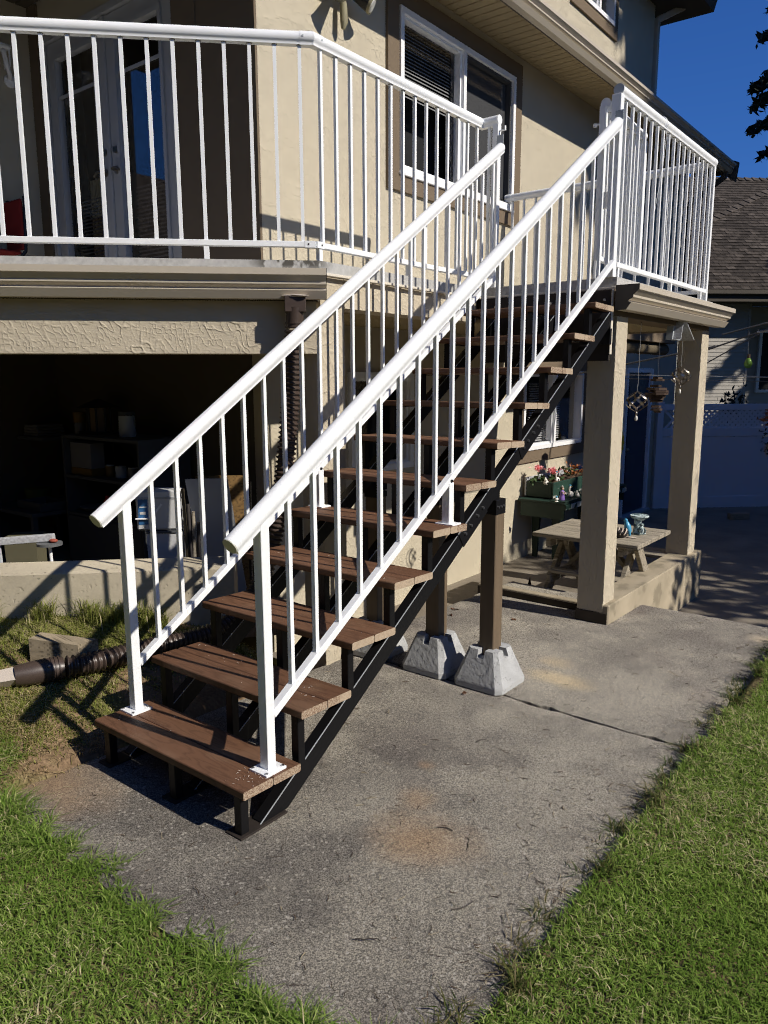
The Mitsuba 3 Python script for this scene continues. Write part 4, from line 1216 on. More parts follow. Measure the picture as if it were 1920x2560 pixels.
# folding work stand behind the low wall
WS = thing('folding_stand', 'grey metal folding stand with a round red tipped end behind the low wall', 'stand')
add('beam', bar(C45(-1.75, -2.33, .425), C45(-1.29, -2.33, .452), .05, .042, b=.003), 'galvanised', WS)
add('round_pad', cyl(C45(-1.31, -2.30, .408), C45(-1.31, -2.30, .424), .075, 20), 'dull_steel', WS, smooth=40)
add('red_knob', blob(C45(-1.285, -2.30, .436), (.026, .024, .012), 2, .1), 'brick_red', WS, smooth=True)
add('leg', cyl(C45(-1.31, -2.30, .41), C45(-1.295, -2.30, -.1), .010, 10), 'vinyl', WS)
add('leg', cyl(C45(-1.62, -2.33, .42), C45(-1.60, -2.33, -.1), .012, 10), 'galvanised', WS)
add('storage_tub', prism(sg.Polygon([(-.09, 0), (.09, 0), (.105, .47), (-.105, .47)]), -.10, .10, 'xzy'), 'tub_dull', to_world=T4().translate(C45(-1.64, -2.85, -.099).tolist()).rotate([0, 0, 1], 45), label='dull beige storage tub below the metal stand', cat='tub')
# white appliance box, bucket, panels
WB = thing('appliance_box', 'grey white plastic case with a blue label leaning behind the low wall', 'box')
m = box45(-.82, -.535, -2.62, -2.47, .45, .712, .012)
add('case', m, 'card_white', WB)
add('lid_line', box45(-.823, -.532, -2.625, -2.466, .655, .668), 'panel_grey', WB)
add('label', box45(-.805, -.745, -2.4695, -2.467, .49, .655), 'label_blue', WB)
add('label_band', box45(-.798, -.752, -2.4665, -2.4655, .60, .608), 'card_white', WB)
add('label_mark', sweep45([(-2.4664, .556), (-2.4664, .574), (-2.4656, .574), (-2.4656, .556)], -.795, -.757), 'card_white', WB)
add('handle', box45(-.825, -.74, -2.468, -2.452, .525, .535, .002), 'vinyl', WB)
add('white_strap', bar(C45(-.70, -2.45, .565), C45(-.655, -2.45, .625), .006, .012), 'vinyl', WB)
BK = thing('white_bucket', 'white bin under the plastic case behind the low wall', 'bin')
add('bin', prism(sg.Polygon([(-.095, 0), (.095, 0), (.105, .53), (-.105, .53)]), -.10, .10, 'xzy'), 'card_white', BK, to_world=T4().translate(C45(-.655, -2.56, -.099).tolist()).rotate([0, 0, 1], 45))
add('lid', box45(-.77, -.54, -2.66, -2.452, .432, .446, .003), 'shelf_panel', BK)
pn = box45(-.50, -.225, -2.60, -2.587, -.05, .765)
v = np.array(pn.vertices); v += FDIR * ((.76 - v[:, 2:3]) * .13 - .02); pn.vertices = v
add('grey_panel', pn, 'panel_grey', label='tall grey board leaning beside the plastic case', cat='board')
pn = box45(-.46, -.13, -2.66, -2.645, -.05, .775)
add('plywood_sheet', pn, 'plywood', label='brown plywood sheet leaning behind the grey board', cat='board')
for i, (s, l, m_) in enumerate([(-.49, .72, 'reed'), (-.475, .62, 'dark_stone'), (-.46, .57, 'weathered_wood'), (-.445, .50, 'dark_stone')]):
    add('garden_stake', cyl(C45(s, -2.42, -.1), C45(s - .03 + .015 * i, -2.46, l), .011, 8), m_, label=['tallest dark stake leaning next to the plastic case', 'second dark stake beside the grey board', 'pale wooden stake beside the grey board', 'shortest dark stake beside the grey board'][i], cat='stake', group='stakes leaning below the deck')
add('thin_cane', cyl(C45(-.10, -2.42, -.1), C45(-.085, -2.44, .76), .004, 6), 'weathered_wood', label='thin pale cane standing beside the plywood sheet', cat='cane')

# ---------------------------------------------------------------- planter, figurines, table
PL = thing('planter_bench', 'dark green wooden planter box standing on a slatted bench by the wall', 'planter')
yb0, yb1 = 5.74, 7.20
zb_ = .145
add('bench_top', box(-1.97, -1.425, 5.61, 7.32, zb_ - .03, zb_ - .006, .004), 'green_plain', PL)
for i in range(5):
    add('bench_slat', box(-1.60, -1.42, 5.62 + i * .34, 5.62 + i * .34 + .33, zb_ - .0055, zb_ + .006, .003), 'green_plain', PL)
add('bench_front', box(-1.44, -1.415, 5.625, 7.31, .058, zb_ - .031, .003), 'green_paint', PL)
add('bench_side', box(-1.945, -1.441, 5.63, 5.652, -.045, zb_ - .031, .003), 'green_plain', PL)
add('bench_side', box(-1.945, -1.441, 7.28, 7.302, -.045, zb_ - .031, .003), 'green_plain', PL)
add('corner_block', box(-1.47, -1.4405, 5.628, 5.6295, -.045, zb_ - .032), 'green_paint', PL)
for x in (-1.90, -1.66):
    for y in (5.90, 7.1):
        lm = trimesh.convex.convex_hull(np.array([(x - .025, y, Z0), (x + .025, y, Z0), (x - .05, y, zb_ - .032), (x + .06, y, zb_ - .032), (x - .025, y + .035, Z0), (x + .025, y + .035, Z0), (x - .05, y + .035, zb_ - .032), (x + .06, y + .035, zb_ - .032)]))
        add('leg', lm, 'green_plain', PL)
zt_ = .318
add('box_front', box(-1.64, -1.62, yb0, yb1, zb_ + .007, zt_, .003), 'green_paint', PL)
add('box_back', box(-1.96, -1.94, yb0, yb1, zb_ + .007, zt_ + .035, .003), 'galvanised', PL)
add('box_side', box(-1.938, -1.642, yb0, yb0 + .022, zb_ + .007, zt_, .003), 'green_plain', PL)
add('box_side', box(-1.938, -1.642, yb1 - .022, yb1, zb_ + .007, zt_, .003), 'green_plain', PL)
add('soil', height_grid(np.linspace(-1.936, -1.644, 12), np.linspace(yb0 + .024, yb1 - .024, 60), lambda x, y: zt_ - .025 + .022 * np.sin(x * 60) * np.sin(y * 41) + .015 * np.sin(y * 17)), 'potting_soil', PL)


def geranium(x, y, h, lab, seed):
    k = thing('geranium', lab, 'flower')
    qq = np.random.default_rng(seed)
    add('stem', tube([(x, y, zt_ - .03), (x + .01, y, zt_ - .02 + h * .6), (x, y + .01, zt_ - .02 + h)], .006, 6), 'plant_leaf', k)
    c = np.array([x, y, zt_ - .02 + h]); pp = c + np.abs(1) * qq.normal(0, 1, (90, 3)) / 1.0 * [.024, .028, .014]
    add('blossom', leaves(pp, .030, seed, .4, .9), 'pink_petal', k)
    lp = np.array([x, y, zt_ + .005]) + qq.normal(0, 1, (26, 3)) * [.05, .06, .025]
    add('foliage', leaves(lp, .07, seed + 1, .2, .9), 'plant_leaf', k)


geranium(-1.84, 5.80, .165, 'left pink geranium in the green planter', 1)
geranium(-1.76, 6.00, .115, 'right pink geranium in the green planter', 2)
qq = np.random.default_rng(8)
add('withered_plant', cat_m(leaves(np.array([-1.79, 6.64, .365]) + qq.normal(0, 1, (50, 3)) * [.05, .08, .04], .06, 3, .5, .5)), 'rust_leaf', label='withered orange brown plant in the green planter', cat='plant')
add('low_succulent', cat_m(leaves(np.array([-1.79, 6.48, .35]) + qq.normal(0, 1, (40, 3)) * [.05, .06, .03], .06, 4, .5, .5)), 'plant_leaf', label='low green plant beside the withered one in the planter', cat='plant')


ADD = add


def statue(name, lab, x, y, z, s, kind):
    k = thing(name, lab, 'figurine')
    o_ = np.array([x, y, z])

    def add(nm, mesh, m_, par, smooth=False):
        mesh = mesh.copy(); mesh.vertices = (np.array(mesh.vertices) - o_) * s + o_
        return ADD(nm, mesh, m_, par, smooth=smooth)
    m = 'ceramic_white'
    if kind == 'girl':
        add('dress', lathe([(0, 0), (.045, 0), (.04, .03), (.026, .09), (.03, .12), (.012, .145), (0, .146)], 16, (x, y, z)), 'figure_purple', k, smooth=40)
        add('head', blob((x, y, z + .165), (.02, .02, .024), 1, .02), 'skin_tone', k, smooth=True)
        add('hair', blob((x - .008, y + .002, z + .170), (.023, .026, .027), 2, .1), 'hair_dark', k, smooth=True)
        add('arm', cat_m(tube([(x + .01, y - .025, z + .125), (x + .035, y - .03, z + .10), (x + .04, y - .01, z + .085)], .007, 8), tube([(x + .01, y + .025, z + .125), (x + .035, y + .03, z + .10), (x + .04, y + .01, z + .085)], .007, 8)), 'skin_tone', k, smooth=True)
        add('flower_hat', blob((x, y, z + .197), (.014, .014, .010), 4, .2), 'ceramic_white', k, smooth=True)
    elif kind == 'goose':
        add('body', blob((x, y, z + .045), (.035, .06, .045), 1, .06), m, k, smooth=True)
        add('neck', tube([(x, y - .03, z + .06), (x, y - .05, z + .10), (x, y - .04, z + .145), (x + .01, y - .03, z + .16)], [.022, .014, .012, .016], 10), m, k, smooth=True)
        add('beak', cyl((x + .012, y - .02, z + .16), (x + .02, y + .015, z + .155), .008, 8, .002), 'mustard', k)
        add('hat', blob((x + .005, y - .035, z + .178), (.018, .018, .008), 2, .1), 'blue_glaze', k, smooth=True)
    elif kind == 'bird':
        add('body', blob((x, y, z + .035), (.022, .032, .022), 1, .05), m, k, smooth=True)
        add('head', blob((x + .008, y - .02, z + .066), (.014, .015, .014), 1, .03), 'blue_glaze', k, smooth=True)
        add('stand', lathe([(0, 0), (.024, 0), (.018, .008), (.008, .015), (0, .016)], 14, (x, y, z)), m, k, smooth=40)
    else:
        add('body', blob((x, y, z + .03), (.03, .04, .032), 1, .08), m, k, smooth=True)
        add('head', blob((x + .01, y - .03, z + .065), (.02, .02, .02), 2, .06), m, k, smooth=True)
        add('ear', cat_m(blob((x + .008, y - .04, z + .088), (.005, .006, .014), 1, 0), blob((x + .008, y - .022, z + .088), (.005, .006, .014), 1, 0)), m, k, smooth=True)
        add('foot', cat_m(blob((x + .025, y - .02, z + .008), (.014, .010, .008), 1, 0), blob((x + .025, y + .02, z + .008), (.014, .010, .008), 1, 0)), m, k, smooth=True)


ZT = .152
statue('bird_figurine', 'small white bird figurine with a blue cap at the left on the planter bench', -1.50, 5.57, ZT, .8, 'bird')
statue('girl_figurine', 'figurine of a girl in a purple dress on the planter bench', -1.51, 5.72, ZT, .72, 'girl')
statue('goose_figurine', 'white goose figurine with a long neck on the planter bench', -1.51, 5.93, ZT, .75, 'goose')
statue('rabbit_figurine', 'white seated rabbit figurine right of the goose on the planter bench', -1.48, 6.03, ZT, .7, 'rabbit')
statue('rabbit_figurine', 'white seated rabbit figurine next to the column on the planter bench', -1.50, 6.20, ZT, .75, 'rabbit')
statue('planter_statue', 'white figurine standing in the soil below the left geranium', -1.72, 5.76, zt_ - .03, .85, 'rabbit')
statue('planter_statue', 'white figurine standing in the soil below the right geranium', -1.70, 5.99, zt_ - .03, .7, 'goose')

PT = thing('picnic_table', 'weathered wooden picnic table on the sunken patio under the landing', 'picnic table')
ZTB = .17
x0, x1 = -.93, -.055
for i in range(5):
    y = 3.93 + i * .152
    add('top_plank', box(x0, x1, y, y + .146, ZTB - .034, ZTB, .004), 'weathered_wood', PT)
for i in range(2):
    y = 5.02 + i * .152
    add('bench_plank', box(x0 - .02, x1, y, y + .146, -.164, -.134, .004), 'weathered_wood', PT)
for i, xx in enumerate((-.80, -.20)):
    add('cleat', box(xx - .02, xx + .02, 3.96, 4.66, ZTB - .11, ZTB - .036, .003), 'weathered_wood', PT)
    for s in (-1, 1):
        yc = 4.31
        o = .021 * s
        add('leg', bar((xx + .044 * s, yc - .12 * s, ZTB - .04), (xx + .044 * s, yc + .40 * s, Z0 + .01), .038, .09, (0, 1, 0), .003), 'weathered_wood', PT)
    add('bench_rail', box(xx - .065, xx - .066 + .0, 3.7, 5.3, -.2, -.12), 'weathered_wood', PT) if False else add('bench_rail', box(xx - .019, xx + .019, 3.985, 5.32, -.25, -.165, .003), 'weathered_wood', PT)
add('foot_plank', box(x0 + .12, x1 - .04, 3.99, 4.11, -.164, -.140, .003), 'weathered_wood', PT)
add('brace', bar((-.76, 4.31, -.14), (-.52, 4.31, ZTB - .05), .035, .07, (0, 1, 0), .003), 'weathered_wood', PT)
add('brace', bar((-.24, 4.31, -.14), (-.48, 4.31, ZTB - .05), .035, .07, (0, 1, 0), .003), 'weathered_wood', PT)
BB = thing('frog_birdbath', 'small verdigris birdbath with a frog under its bowl on the picnic table', 'birdbath')
bx, by = -.21, 4.37


def add(nm, mesh, m_, par, smooth=False):      # figures modelled about a quarter too large
    mesh = mesh.copy(); o_ = np.array([bx, by, ZTB]); mesh.vertices = (np.array(mesh.vertices) - o_) * .78 + o_
    return ADD(nm, mesh, m_, par, smooth=smooth)


add('bowl', lathe([(0, .150), (.035, .145), (.075, .170), (.095, .190), (.092, .200), (.06, .182), (0, .172)], 26, (bx, by, ZTB)), 'verdigris', BB, smooth=40)
add('trunk', tube([(bx - .02, by, ZTB + .0), (bx - .022, by, ZTB + .08), (bx - .01, by, ZTB + .155)], [.045, .032, .04], 12), 'verdigris', BB, smooth=40)
add('base', blob((bx, by, ZTB + .012), (.062, .062, .018), 3, .12), 'verdigris', BB, smooth=True)
add('frog', cat_m(blob((bx + .035, by - .035, ZTB + .062), (.026, .030, .040), 1, .05), blob((bx + .042, by - .045, ZTB + .112), (.024, .022, .016), 2, .05), tube([(bx + .05, by - .06, ZTB + .02), (bx + .065, by - .055, ZTB + .05), (bx + .05, by - .045, ZTB + .075)], .009, 8), tube([(bx + .065, by - .02, ZTB + .02), (bx + .075, by - .02, ZTB + .05), (bx + .05, by - .02, ZTB + .075)], .009, 8)), 'verdigris', BB, smooth=True)
BI = thing('blue_bird', 'glazed blue bird figurine on the picnic table in front of the birdbath', 'figurine')
ux, uy = -.26, 4.25
bx, by = ux, uy
add('body', tube([(ux + .022, uy - .0, ZTB + .02), (ux + .016, uy, ZTB + .05), (ux + .0, uy, ZTB + .095), (ux - .014, uy, ZTB + .135), (ux - .022, uy, ZTB + .155)], [.012, .028, .035, .023, .012], 16), 'blue_glaze', BI, smooth=True)
add('head', blob((ux - .022, uy, ZTB + .158), (.022, .019, .019), 1, .02), 'blue_glaze', BI, smooth=True)
add('beak', cyl((ux - .040, uy, ZTB + .158), (ux - .066, uy - .003, ZTB + .154), .008, 8, .001), 'dark_stone', BI)
add('tail', tube([(ux + .02, uy, ZTB + .05), (ux + .026, uy, ZTB + .02), (ux + .028, uy, ZTB + .002)], [.018, .013, .009], 10), 'blue_glaze', BI, smooth=True)
add = ADD
HG = thing('striped_stone', 'dark striped fossil like stone beside the blue bird', 'stone')
hx, hy = -.29, 4.16
add('rock', blob((hx, hy, ZTB + .03), (.07, .055, .042), 4, .12), 'dark_stone', HG, smooth=True)
for i in range(4):
    a = [(hx + .055 - .03 * i + .012 * math.sin(t * 2), hy - .052 * math.cos(t), ZTB + .03 + .043 * math.sin(t)) for t in np.linspace(.0, 2.6, 12)]
    add('pale_band', tube(a, .0055, 6), 'pale_stripe', HG, smooth=True)
add('bark_chip', blob((-.20, 4.18, ZTB + .005), (.04, .016, .005), 6, .2), 'pale_stripe', label='pale curled bark chip on the picnic table edge', cat='chip')


# ---------------------------------------------------------------- hanging things
def spinner(x, y, z0, z1, ztop, lab):
    k = thing('wind_spinner', lab, 'wind spinner', 'steel wind spinners hanging under the landing')
    add('cord', cyl((x, y, z1), (x, y, ztop), .0014, 5), 'line_pale', k)
    add('hook', tube([(x, y + .012 * math.sin(t), ztop + .012 - .012 * math.cos(t)) for t in np.linspace(0, 5, 12)], .0022, 5), 'black_steel', k)
    H = z1 - z0
    for j in range(6):
        V_, Fc = [], []
        n = 22
        for i in range(n + 1):
            t = i / n; rr = .080 * math.sin(math.pi * t) ** .8; a = j * 1.0472 + 2.3 * t
            w = .017 * math.sin(math.pi * t) + .002
            c = np.array([x + rr * math.cos(a), y + rr * math.sin(a), z1 - H * t])
            tt = np.array([-math.sin(a), math.cos(a), .35])
            V_ += [c - tt * w * .5, c + tt * w * .5]
            if i: b = 2 * i; Fc += [[b - 2, b - 1, b + 1], [b - 2, b + 1, b]]
        V_ = np.array(V_); out = V_ + np.array([0, 0, .0012]); m_ = len(V_)
        Fc = np.array(Fc); Fc = np.vstack([Fc, Fc[:, ::-1] + m_])
        add('blade', trimesh.Trimesh(np.vstack([V_, out]), Fc, process=False), 'spinner_steel', k, smooth=60)
    add('hub', blob((x, y, z0 - .012), (.009, .009, .018), 1, 0), 'spinner_steel', k, smooth=True)
    add('drop', blob((x, y, z0 - .045), (.011, .011, .020), 1, 0), 'ceramic_white', k, smooth=True)


spinner(-.12, 3.92, 1.165, 1.315, 1.80, 'steel wind spinner hanging left, in front of the navy door')
spinner(-.12, 4.89, 1.345, 1.505, 1.80, 'steel wind spinner hanging right, in front of the far column')
WC = thing('pagoda_chime', 'dark tiered wooden chime hanging behind the wind spinners', 'wind chime')
cx_, cy_ = -.80, 6.36
add('cord', cyl((cx_, cy_, 1.40), (cx_, cy_, 1.80), .002, 5), 'line_grey', WC)
qq = np.random.default_rng(2)
for z, r, n in ((1.41, .05, 8), (1.39, .085, 10), (1.33, .075, 10), (1.30, .105, 12), (1.275, .12, 13), (1.25, .118, 13), (1.225, .10, 12), (1.20, .085, 11), (1.175, .065, 9), (1.12, .06, 8), (1.09, .07, 8), (1.065, .05, 7)):
    th = np.sort(qq.uniform(0, 6.28, n)); rr = r * qq.uniform(.82, 1.05, n)
    add('tier', prism(sg.Polygon([(cx_ + a * math.cos(t), cy_ + a * math.sin(t)) for t, a in zip(th, rr)]).convex_hull, z - .012, z + .010), 'chime_wood', WC)
VB = thing('metal_vent_box', 'grey sheet metal bird box hanging under the landing gutter', 'bird box')
add('panel', prism(sg.Polygon([(4.40, 1.70), (4.60, 1.70), (4.57, 1.83), (4.43, 1.835)]), -.10, -.05, 'yzx'), 'slate_metal', VB)
add('roof_plate', bar((-.035, 4.50, 1.835), (-.035, 4.72, 1.705), .11, .008, (0, 0, 1), .001), 'galvanised', VB)
add('roof_plate', bar((-.04, 4.46, 1.83), (-.04, 4.42, 1.70), .10, .006, (0, 1, 0), .001), 'galvanised', VB)
add('hanger', cyl((-.06, 4.5, 1.83), (-.06, 4.5, 1.875), .004, 6), 'black_steel', VB)
BR = thing('reed_blind', 'rolled brown reed blind tied up beneath the landing soffit', 'blind')
add('roll', tube([(-1.2, 5.45, 1.735), (-1.2, 6.6, 1.74), (-1.2, 7.7, 1.74)], .065, 16), 'reed', BR, smooth=40)
for y in (5.7, 6.3, 6.9, 7.4):
    add('tie', tube([(-1.2 + .067 * math.cos(t), y + .004 * t, 1.738 + .067 * math.sin(t)) for t in np.linspace(0, 6.3, 16)], .004, 6), 'line_grey', BR)
add('beam', box(-1.30, -1.1, 5.46, 7.8, 1.808, 1.95), 'stucco_brown', BR)
YS = thing('yellow_sun', 'yellow round sun ornament hanging beside the navy door', 'ornament')
add('disc', cat_m(cyl((-1.62, 7.50, .62), (-1.60, 7.50, .62), .135, 24)), 'yellow_paint', YS, smooth=40)
add('ray', cat_m([cyl((-1.61, 7.50 + .13 * math.cos(t), .62 + .13 * math.sin(t)), (-1.61, 7.50 + .17 * math.cos(t), .62 + .17 * math.sin(t)), .02, 8, .004) for t in np.arange(0, 6.28, .52)]), 'yellow_paint', YS)
add('cord', cyl((-1.61, 7.50, .75), (-1.61, 7.50, 1.80), .002, 5), 'line_grey', YS)

# ---------------------------------------------------------------- clothesline, fence, neighbour
CL = thing('clothesline', 'grey folding clothesline arms and lines reaching over from the right', 'clothesline')
y = 6.5
for a, b, r in (((.35, y, 1.93), (.14, y, 1.92), .010), ((.14, y, 1.92), (-.24, y, 1.83), .008), ((.30, y, 1.88), (.10, y, 1.845), .012), ((.10, y, 1.845), (-.36, y, 1.69), .008), ((.10, y, 1.83), (-.36, y, 1.56), .006), ((.0, y, 1.86), (.005, y, 1.80), .006), ((.09, y, 1.87), (.095, y, 1.815), .008)):
    add('arm', cyl(a, b, r, 8), 'line_grey', CL, smooth=40)
add('arm_tip', cyl((.08, y, 1.84), (.20, y, 1.86), .012, 8), 'line_pale', CL, smooth=40)
add('line', cyl((-1.6, 6.5, 1.452), (.9, 6.5, 1.400), .004, 6), 'line_pale', CL)
add('line', cyl((-1.6, 6.5, 1.41), (.9, 6.5, 1.362), .003, 6), 'line_grey', CL)
add('arm', cyl((-1.9, 6.52, 1.43), (-.30, 6.52, 1.72), .009, 8), 'line_grey', CL)
add('pole', cyl((.62, 6.5, Z0), (.62, 6.5, 1.95), .022, 12), 'line_grey', CL)
GB = thing('bulb_ornament', 'green glass light bulb ornament hanging from the clothesline', 'ornament')
add('bulb', lathe([(0, 0), (.02, .006), (.036, .03), (.038, .05), (.026, .08), (.014, .10), (0, .10)], 20, (.02, y, 1.50)), 'bulb_glass', GB, smooth=True)
add('cap', cyl((.02, y, 1.60), (.02, y, 1.635), .015, 12), 'chime_wood', GB)
add('string', cyl((.02, y, 1.635), (.005, y, 1.80), .0015, 5), 'line_grey', GB)
NE = np.array([.731, .682, 0]); NN = np.array([.682, -.731, 0])


def boxn(e0, e1, c0, c1, z0, z1, b=0.0):
    m = box(e0, e1, c0, c1, z0, z1, b); v = np.array(m.vertices)
    o = v[:, 0:1] * NE + v[:, 1:2] * NN + v[:, 2:3] * [0, 0, 1.0]
    mm = trimesh.Trimesh(o, m.faces, process=False)
    if mm.volume < 0: mm.invert()
    return mm


LF = thing('lattice_fence', 'painted board fence topped with diagonal lattice behind the yard', 'fence')
cf = -8.557
add('board_panel', boxn(5.4, 9.6, cf - .03, cf, -.66, .53), 'fence_paint', LF)
add('rail', boxn(5.4, 9.6, cf - .04, cf + .02, .54, .665, .004), 'fence_paint', LF)
add('rail', boxn(5.4, 9.6, cf - .04, cf + .02, .93, 1.02, .004), 'fence_paint', LF)
ms = []
for i in np.arange(5.1, 9.9, .085):
    for s in (-1, 1):
        a = np.array([i, .668]); b_ = np.array([i + s * .26, .928])
        if min(a[0], b_[0]) < 5.4 or max(a[0], b_[0]) > 9.6: continue
        ms.append(bar(a[0] * NE + (cf - .012 + .008 * s) * NN + [0, 0, a[1]], b_[0] * NE + (cf - .012 + .008 * s) * NN + [0, 0, b_[1]], .008, .034, up=NN * 0 + np.cross(NN, (b_[0] - a[0]) * NE + [0, 0, b_[1] - a[1]])))
add('lattice_strip', cat_m(ms), 'fence_paint', LF, kind='stuff')
add('fence_post', boxn(5.3, 5.395, cf - .06, cf + .04, -.6, 1.06, .004), 'fence_paint', LF)
add('base_board', boxn(5.4, 9.6, cf + .001, cf + .02, -.60, -.38, .003), 'fence_paint', LF)
o = NE * 6.12 + NN * (cf + 1)
om = boxn(5.98, 6.26, cf + .95, cf + 1.05, -.548, -.46, .004)
add('wood_wedge', om, 'timber_grey', label='small wooden ramp wedge lying on the dark driveway', cat='wedge')
# slim columnar evergreen in front of the fence
o = NE * 5.68 + NN * (cf + 1)
o = NE * 6.68 + NN * (cf - .35)
VP_ = thing('leafy_shrub', 'dark leafy shrub peeping over the lattice fence', 'shrub')
add('foliage', leaves(np.array([o[0], o[1], 1.02]) + qq.normal(0, 1, (130, 3)) * [.10, .10, .09], .085, 6, .6, .5), 'dark_leaf', VP_)
add('stem', cat_m([tube([o * [1, 1, 0] + [0, 0, -.6], o * [1, 1, 0] + [.05 * math.cos(i), .05 * math.sin(i), .6], o * [1, 1, 0] + [.15 * math.cos(i), .15 * math.sin(i), 1.15]], .006, 5) for i in range(6)]), 'bark', VP_)
# hanging basket with reddish plant at the right edge
o = NE * 6.17 + NN * (cf + 1.5)
HB = thing('hanging_plant', 'reddish hanging plant with thin chime tubes at the right edge', 'plant')
add('foliage', leaves(o * [1, 1, 0] + [0, 0, .88] + qq.normal(0, 1, (90, 3)) * [.06, .06, .06], .085, 7, .2, .35), 'rust_leaf', HB)
add('foliage', leaves(o * [1, 1, 0] + [0, 0, .62] + qq.normal(0, 1, (80, 3)) * [.05, .05, .10], .07, 8, -.2, .4), 'dark_leaf', HB)
for i in range(4): add('chime_tube', cyl(o * [1, 1, 0] + [.02 * i - .05, -.01 * i, .42 - .02 * i], o * [1, 1, 0] + [.02 * i - .05, -.01 * i, .55], .004, 6), 'spinner_steel', HB)
add('hanger', cyl(o * [1, 1, 0] + [0, 0, .9], o * [1, 1, 0] + [.1, .1, 1.95], .003, 5), 'line_grey', HB)

NH = thing('neighbour_house', 'neighbouring house with pale lap siding and a brown shingle roof', 'house')
cw = -21.56
nlap = 36
lap = [(cw, -.66)]
H0, H1 = -.5, 3.75
st_ = (H1 - H0) / nlap
for i in range(nlap):
    z = H0 + i * st_
    lap += [(cw + .022, z), (cw + .004, z + st_ - .002)]
lap += [(cw, H1 + .01), (cw - .1, H1 + .01), (cw - .1, -.66)]


def sweepn(prof, e0, e1):
    m = prism(prof, e0, e1, 'xyz'); v = np.array(m.vertices)
    o = v[:, 0:1] * NN + v[:, 2:3] * NE + v[:, 1:2] * [0, 0, 1.0]
    mm = trimesh.Trimesh(o, m.faces, process=False)
    if mm.volume < 0: mm.invert()
    return mm


add('siding', sweepn(lap, 9.0, 14.15), 'siding', NH, kind='stuff', label='pale lap siding')
lap2 = [(a - 1.2, b) for a, b in lap]
add('siding', sweepn(lap2, 14.16, 22), 'siding', NH, kind='stuff')
add('corner_board', boxn(14.10, 14.165, cw - 1.25, cw + .03, -.5, H1), 'siding', NH)
k = thing_part('window', NH)
add('frame', cat_m(boxn(15.2, 15.3, cw - 1.2, cw - 1.12, .9, 3.0), boxn(15.3, 17.2, cw - 1.2, cw - 1.12, 2.9, 3.0), boxn(15.3, 17.2, cw - 1.2, cw - 1.12, .9, 1.0), boxn(17.2, 17.3, cw - 1.2, cw - 1.12, .9, 3.0)), 'vinyl', k)
add('pane', boxn(15.3, 17.2, cw - 1.19, cw - 1.16, 1.0, 2.9), 'dark_room', k)
ce, ze = cw + .9, 4.10
pit = .75
add('eave_soffit', boxn(8.5, 22, cw - 1.3, ce - .02, H1 + .02, H1 + .06), 'gutter_shade', NH)
add('fascia', boxn(8.5, 22, ce - .06, ce - .021, H1 - .02, ze - .10), 'gutter_shade', NH)
add('gutter', boxn(8.5, 22, ce - .02, ce + .10, ze - .17, ze - .02, .02), 'gutter_shade', NH)
RL = 6.35     # run of the roof up to the ridge
def rz_(cc): return ze + pit * (ce - cc)
rd = np.array([-1, 0]);
rf = sweepn([(ce + .06, ze - .045), (ce - RL, rz_(ce - RL)), (ce - RL, rz_(ce - RL) - .15), (ce - .05, ze - .22)], 8.5, 22)
RFk = add('roof', rf, 'shingle_b', NH, label='brown shingle roof')
ncourse = 40
up_n = np.array([pit, 0, 1.0]); 
upv = (NN * pit + np.array([0, 0, 1.0])); upv /= np.linalg.norm(upv)
slope_dir = (-NN + np.array([0, 0, pit])); slope_dir /= np.linalg.norm(slope_dir)
LS = RL * math.sqrt(1 + pit * pit)
exp_ = LS / ncourse
tabs = {}
tmps = []
for i in range(3):
    m = box(-.148 + .004 * i, .148 - .004 * i, -.02, exp_ + .05, .0, .016 + .004 * i)
    v = np.array(m.vertices); v[:, 2] += .028 * (1 - (v[:, 1] + .02) / (exp_ + .07)); m.vertices = v
    tmps.append(mikit.ply(m, f'shingle_{"abc"[i]}'))
base0 = NN * (ce + .06) + np.array([0, 0, ze - .045])
qq = np.random.default_rng(17)
cnt = 0; rest = []
for r_ in range(ncourse):
    e = 8.6 + (.15 if r_ % 2 else 0)
    while e < 21.9:
        o = base0 + NE * e + slope_dir * (r_ * exp_) + upv * .004
        vi = int(qq.choice(3, p=[.4, .4, .2]))
        M_ = np.eye(4); M_[:3, 0] = NE; M_[:3, 1] = slope_dir; M_[:3, 2] = upv; M_[:3, 3] = o
        # what the photograph shows of this roof: right of the landing rail
        rel = o - CAM; dep = rel @ _f
        uu = 960 + F_PX * (rel @ _r) / dep; vv = 1280 - F_PX * (rel @ _u) / dep
        if 1735 < uu < 1925 and cnt < 296:
            add('shingle', tmps[vi], None, RFk, to_world=T4(M_.tolist())); cnt += 1
        else:
            m = box(-.146, .146, -.02, exp_ + .05, 0, .018); v = np.array(m.vertices); v[:, 2] += .028 * (1 - (v[:, 1] + .02) / (exp_ + .07)); m.vertices = v; m.apply_transform(M_); rest.append(m)
        e += .30
add('shingles', cat_m(rest), 'shingle_b', RFk, kind='stuff')
# ridge caps and hip caps
def cap_line(p0, p1, n, name):
    p0, p1 = np.array(p0, float), np.array(p1, float)
    d = (p1 - p0) / n
    for i in range(n):
        a = p0 + d * i; b_ = a + d * 1.12
        add(name, bar(a + upv * .075 + [0, 0, .0], b_ + upv * .035, .26, .035, upv, .01), 'shingle_c' if i % 3 else 'shingle_b', RFk)


def onroof(e, cc): return NE * e + NN * cc + np.array([0, 0, rz_(cc) - .0])


cap_line(onroof(12.6, -23.35), onroof(17.8, -26.6), 16, 'hip_cap')
cap_line(onroof(10, ce - RL + .05), onroof(20.5, ce - RL + .05), 35, 'ridge_cap')
add('gable', boxn(8.5, 22, cw - 8, cw - 7.9, -.5, 4), 'siding', NH)


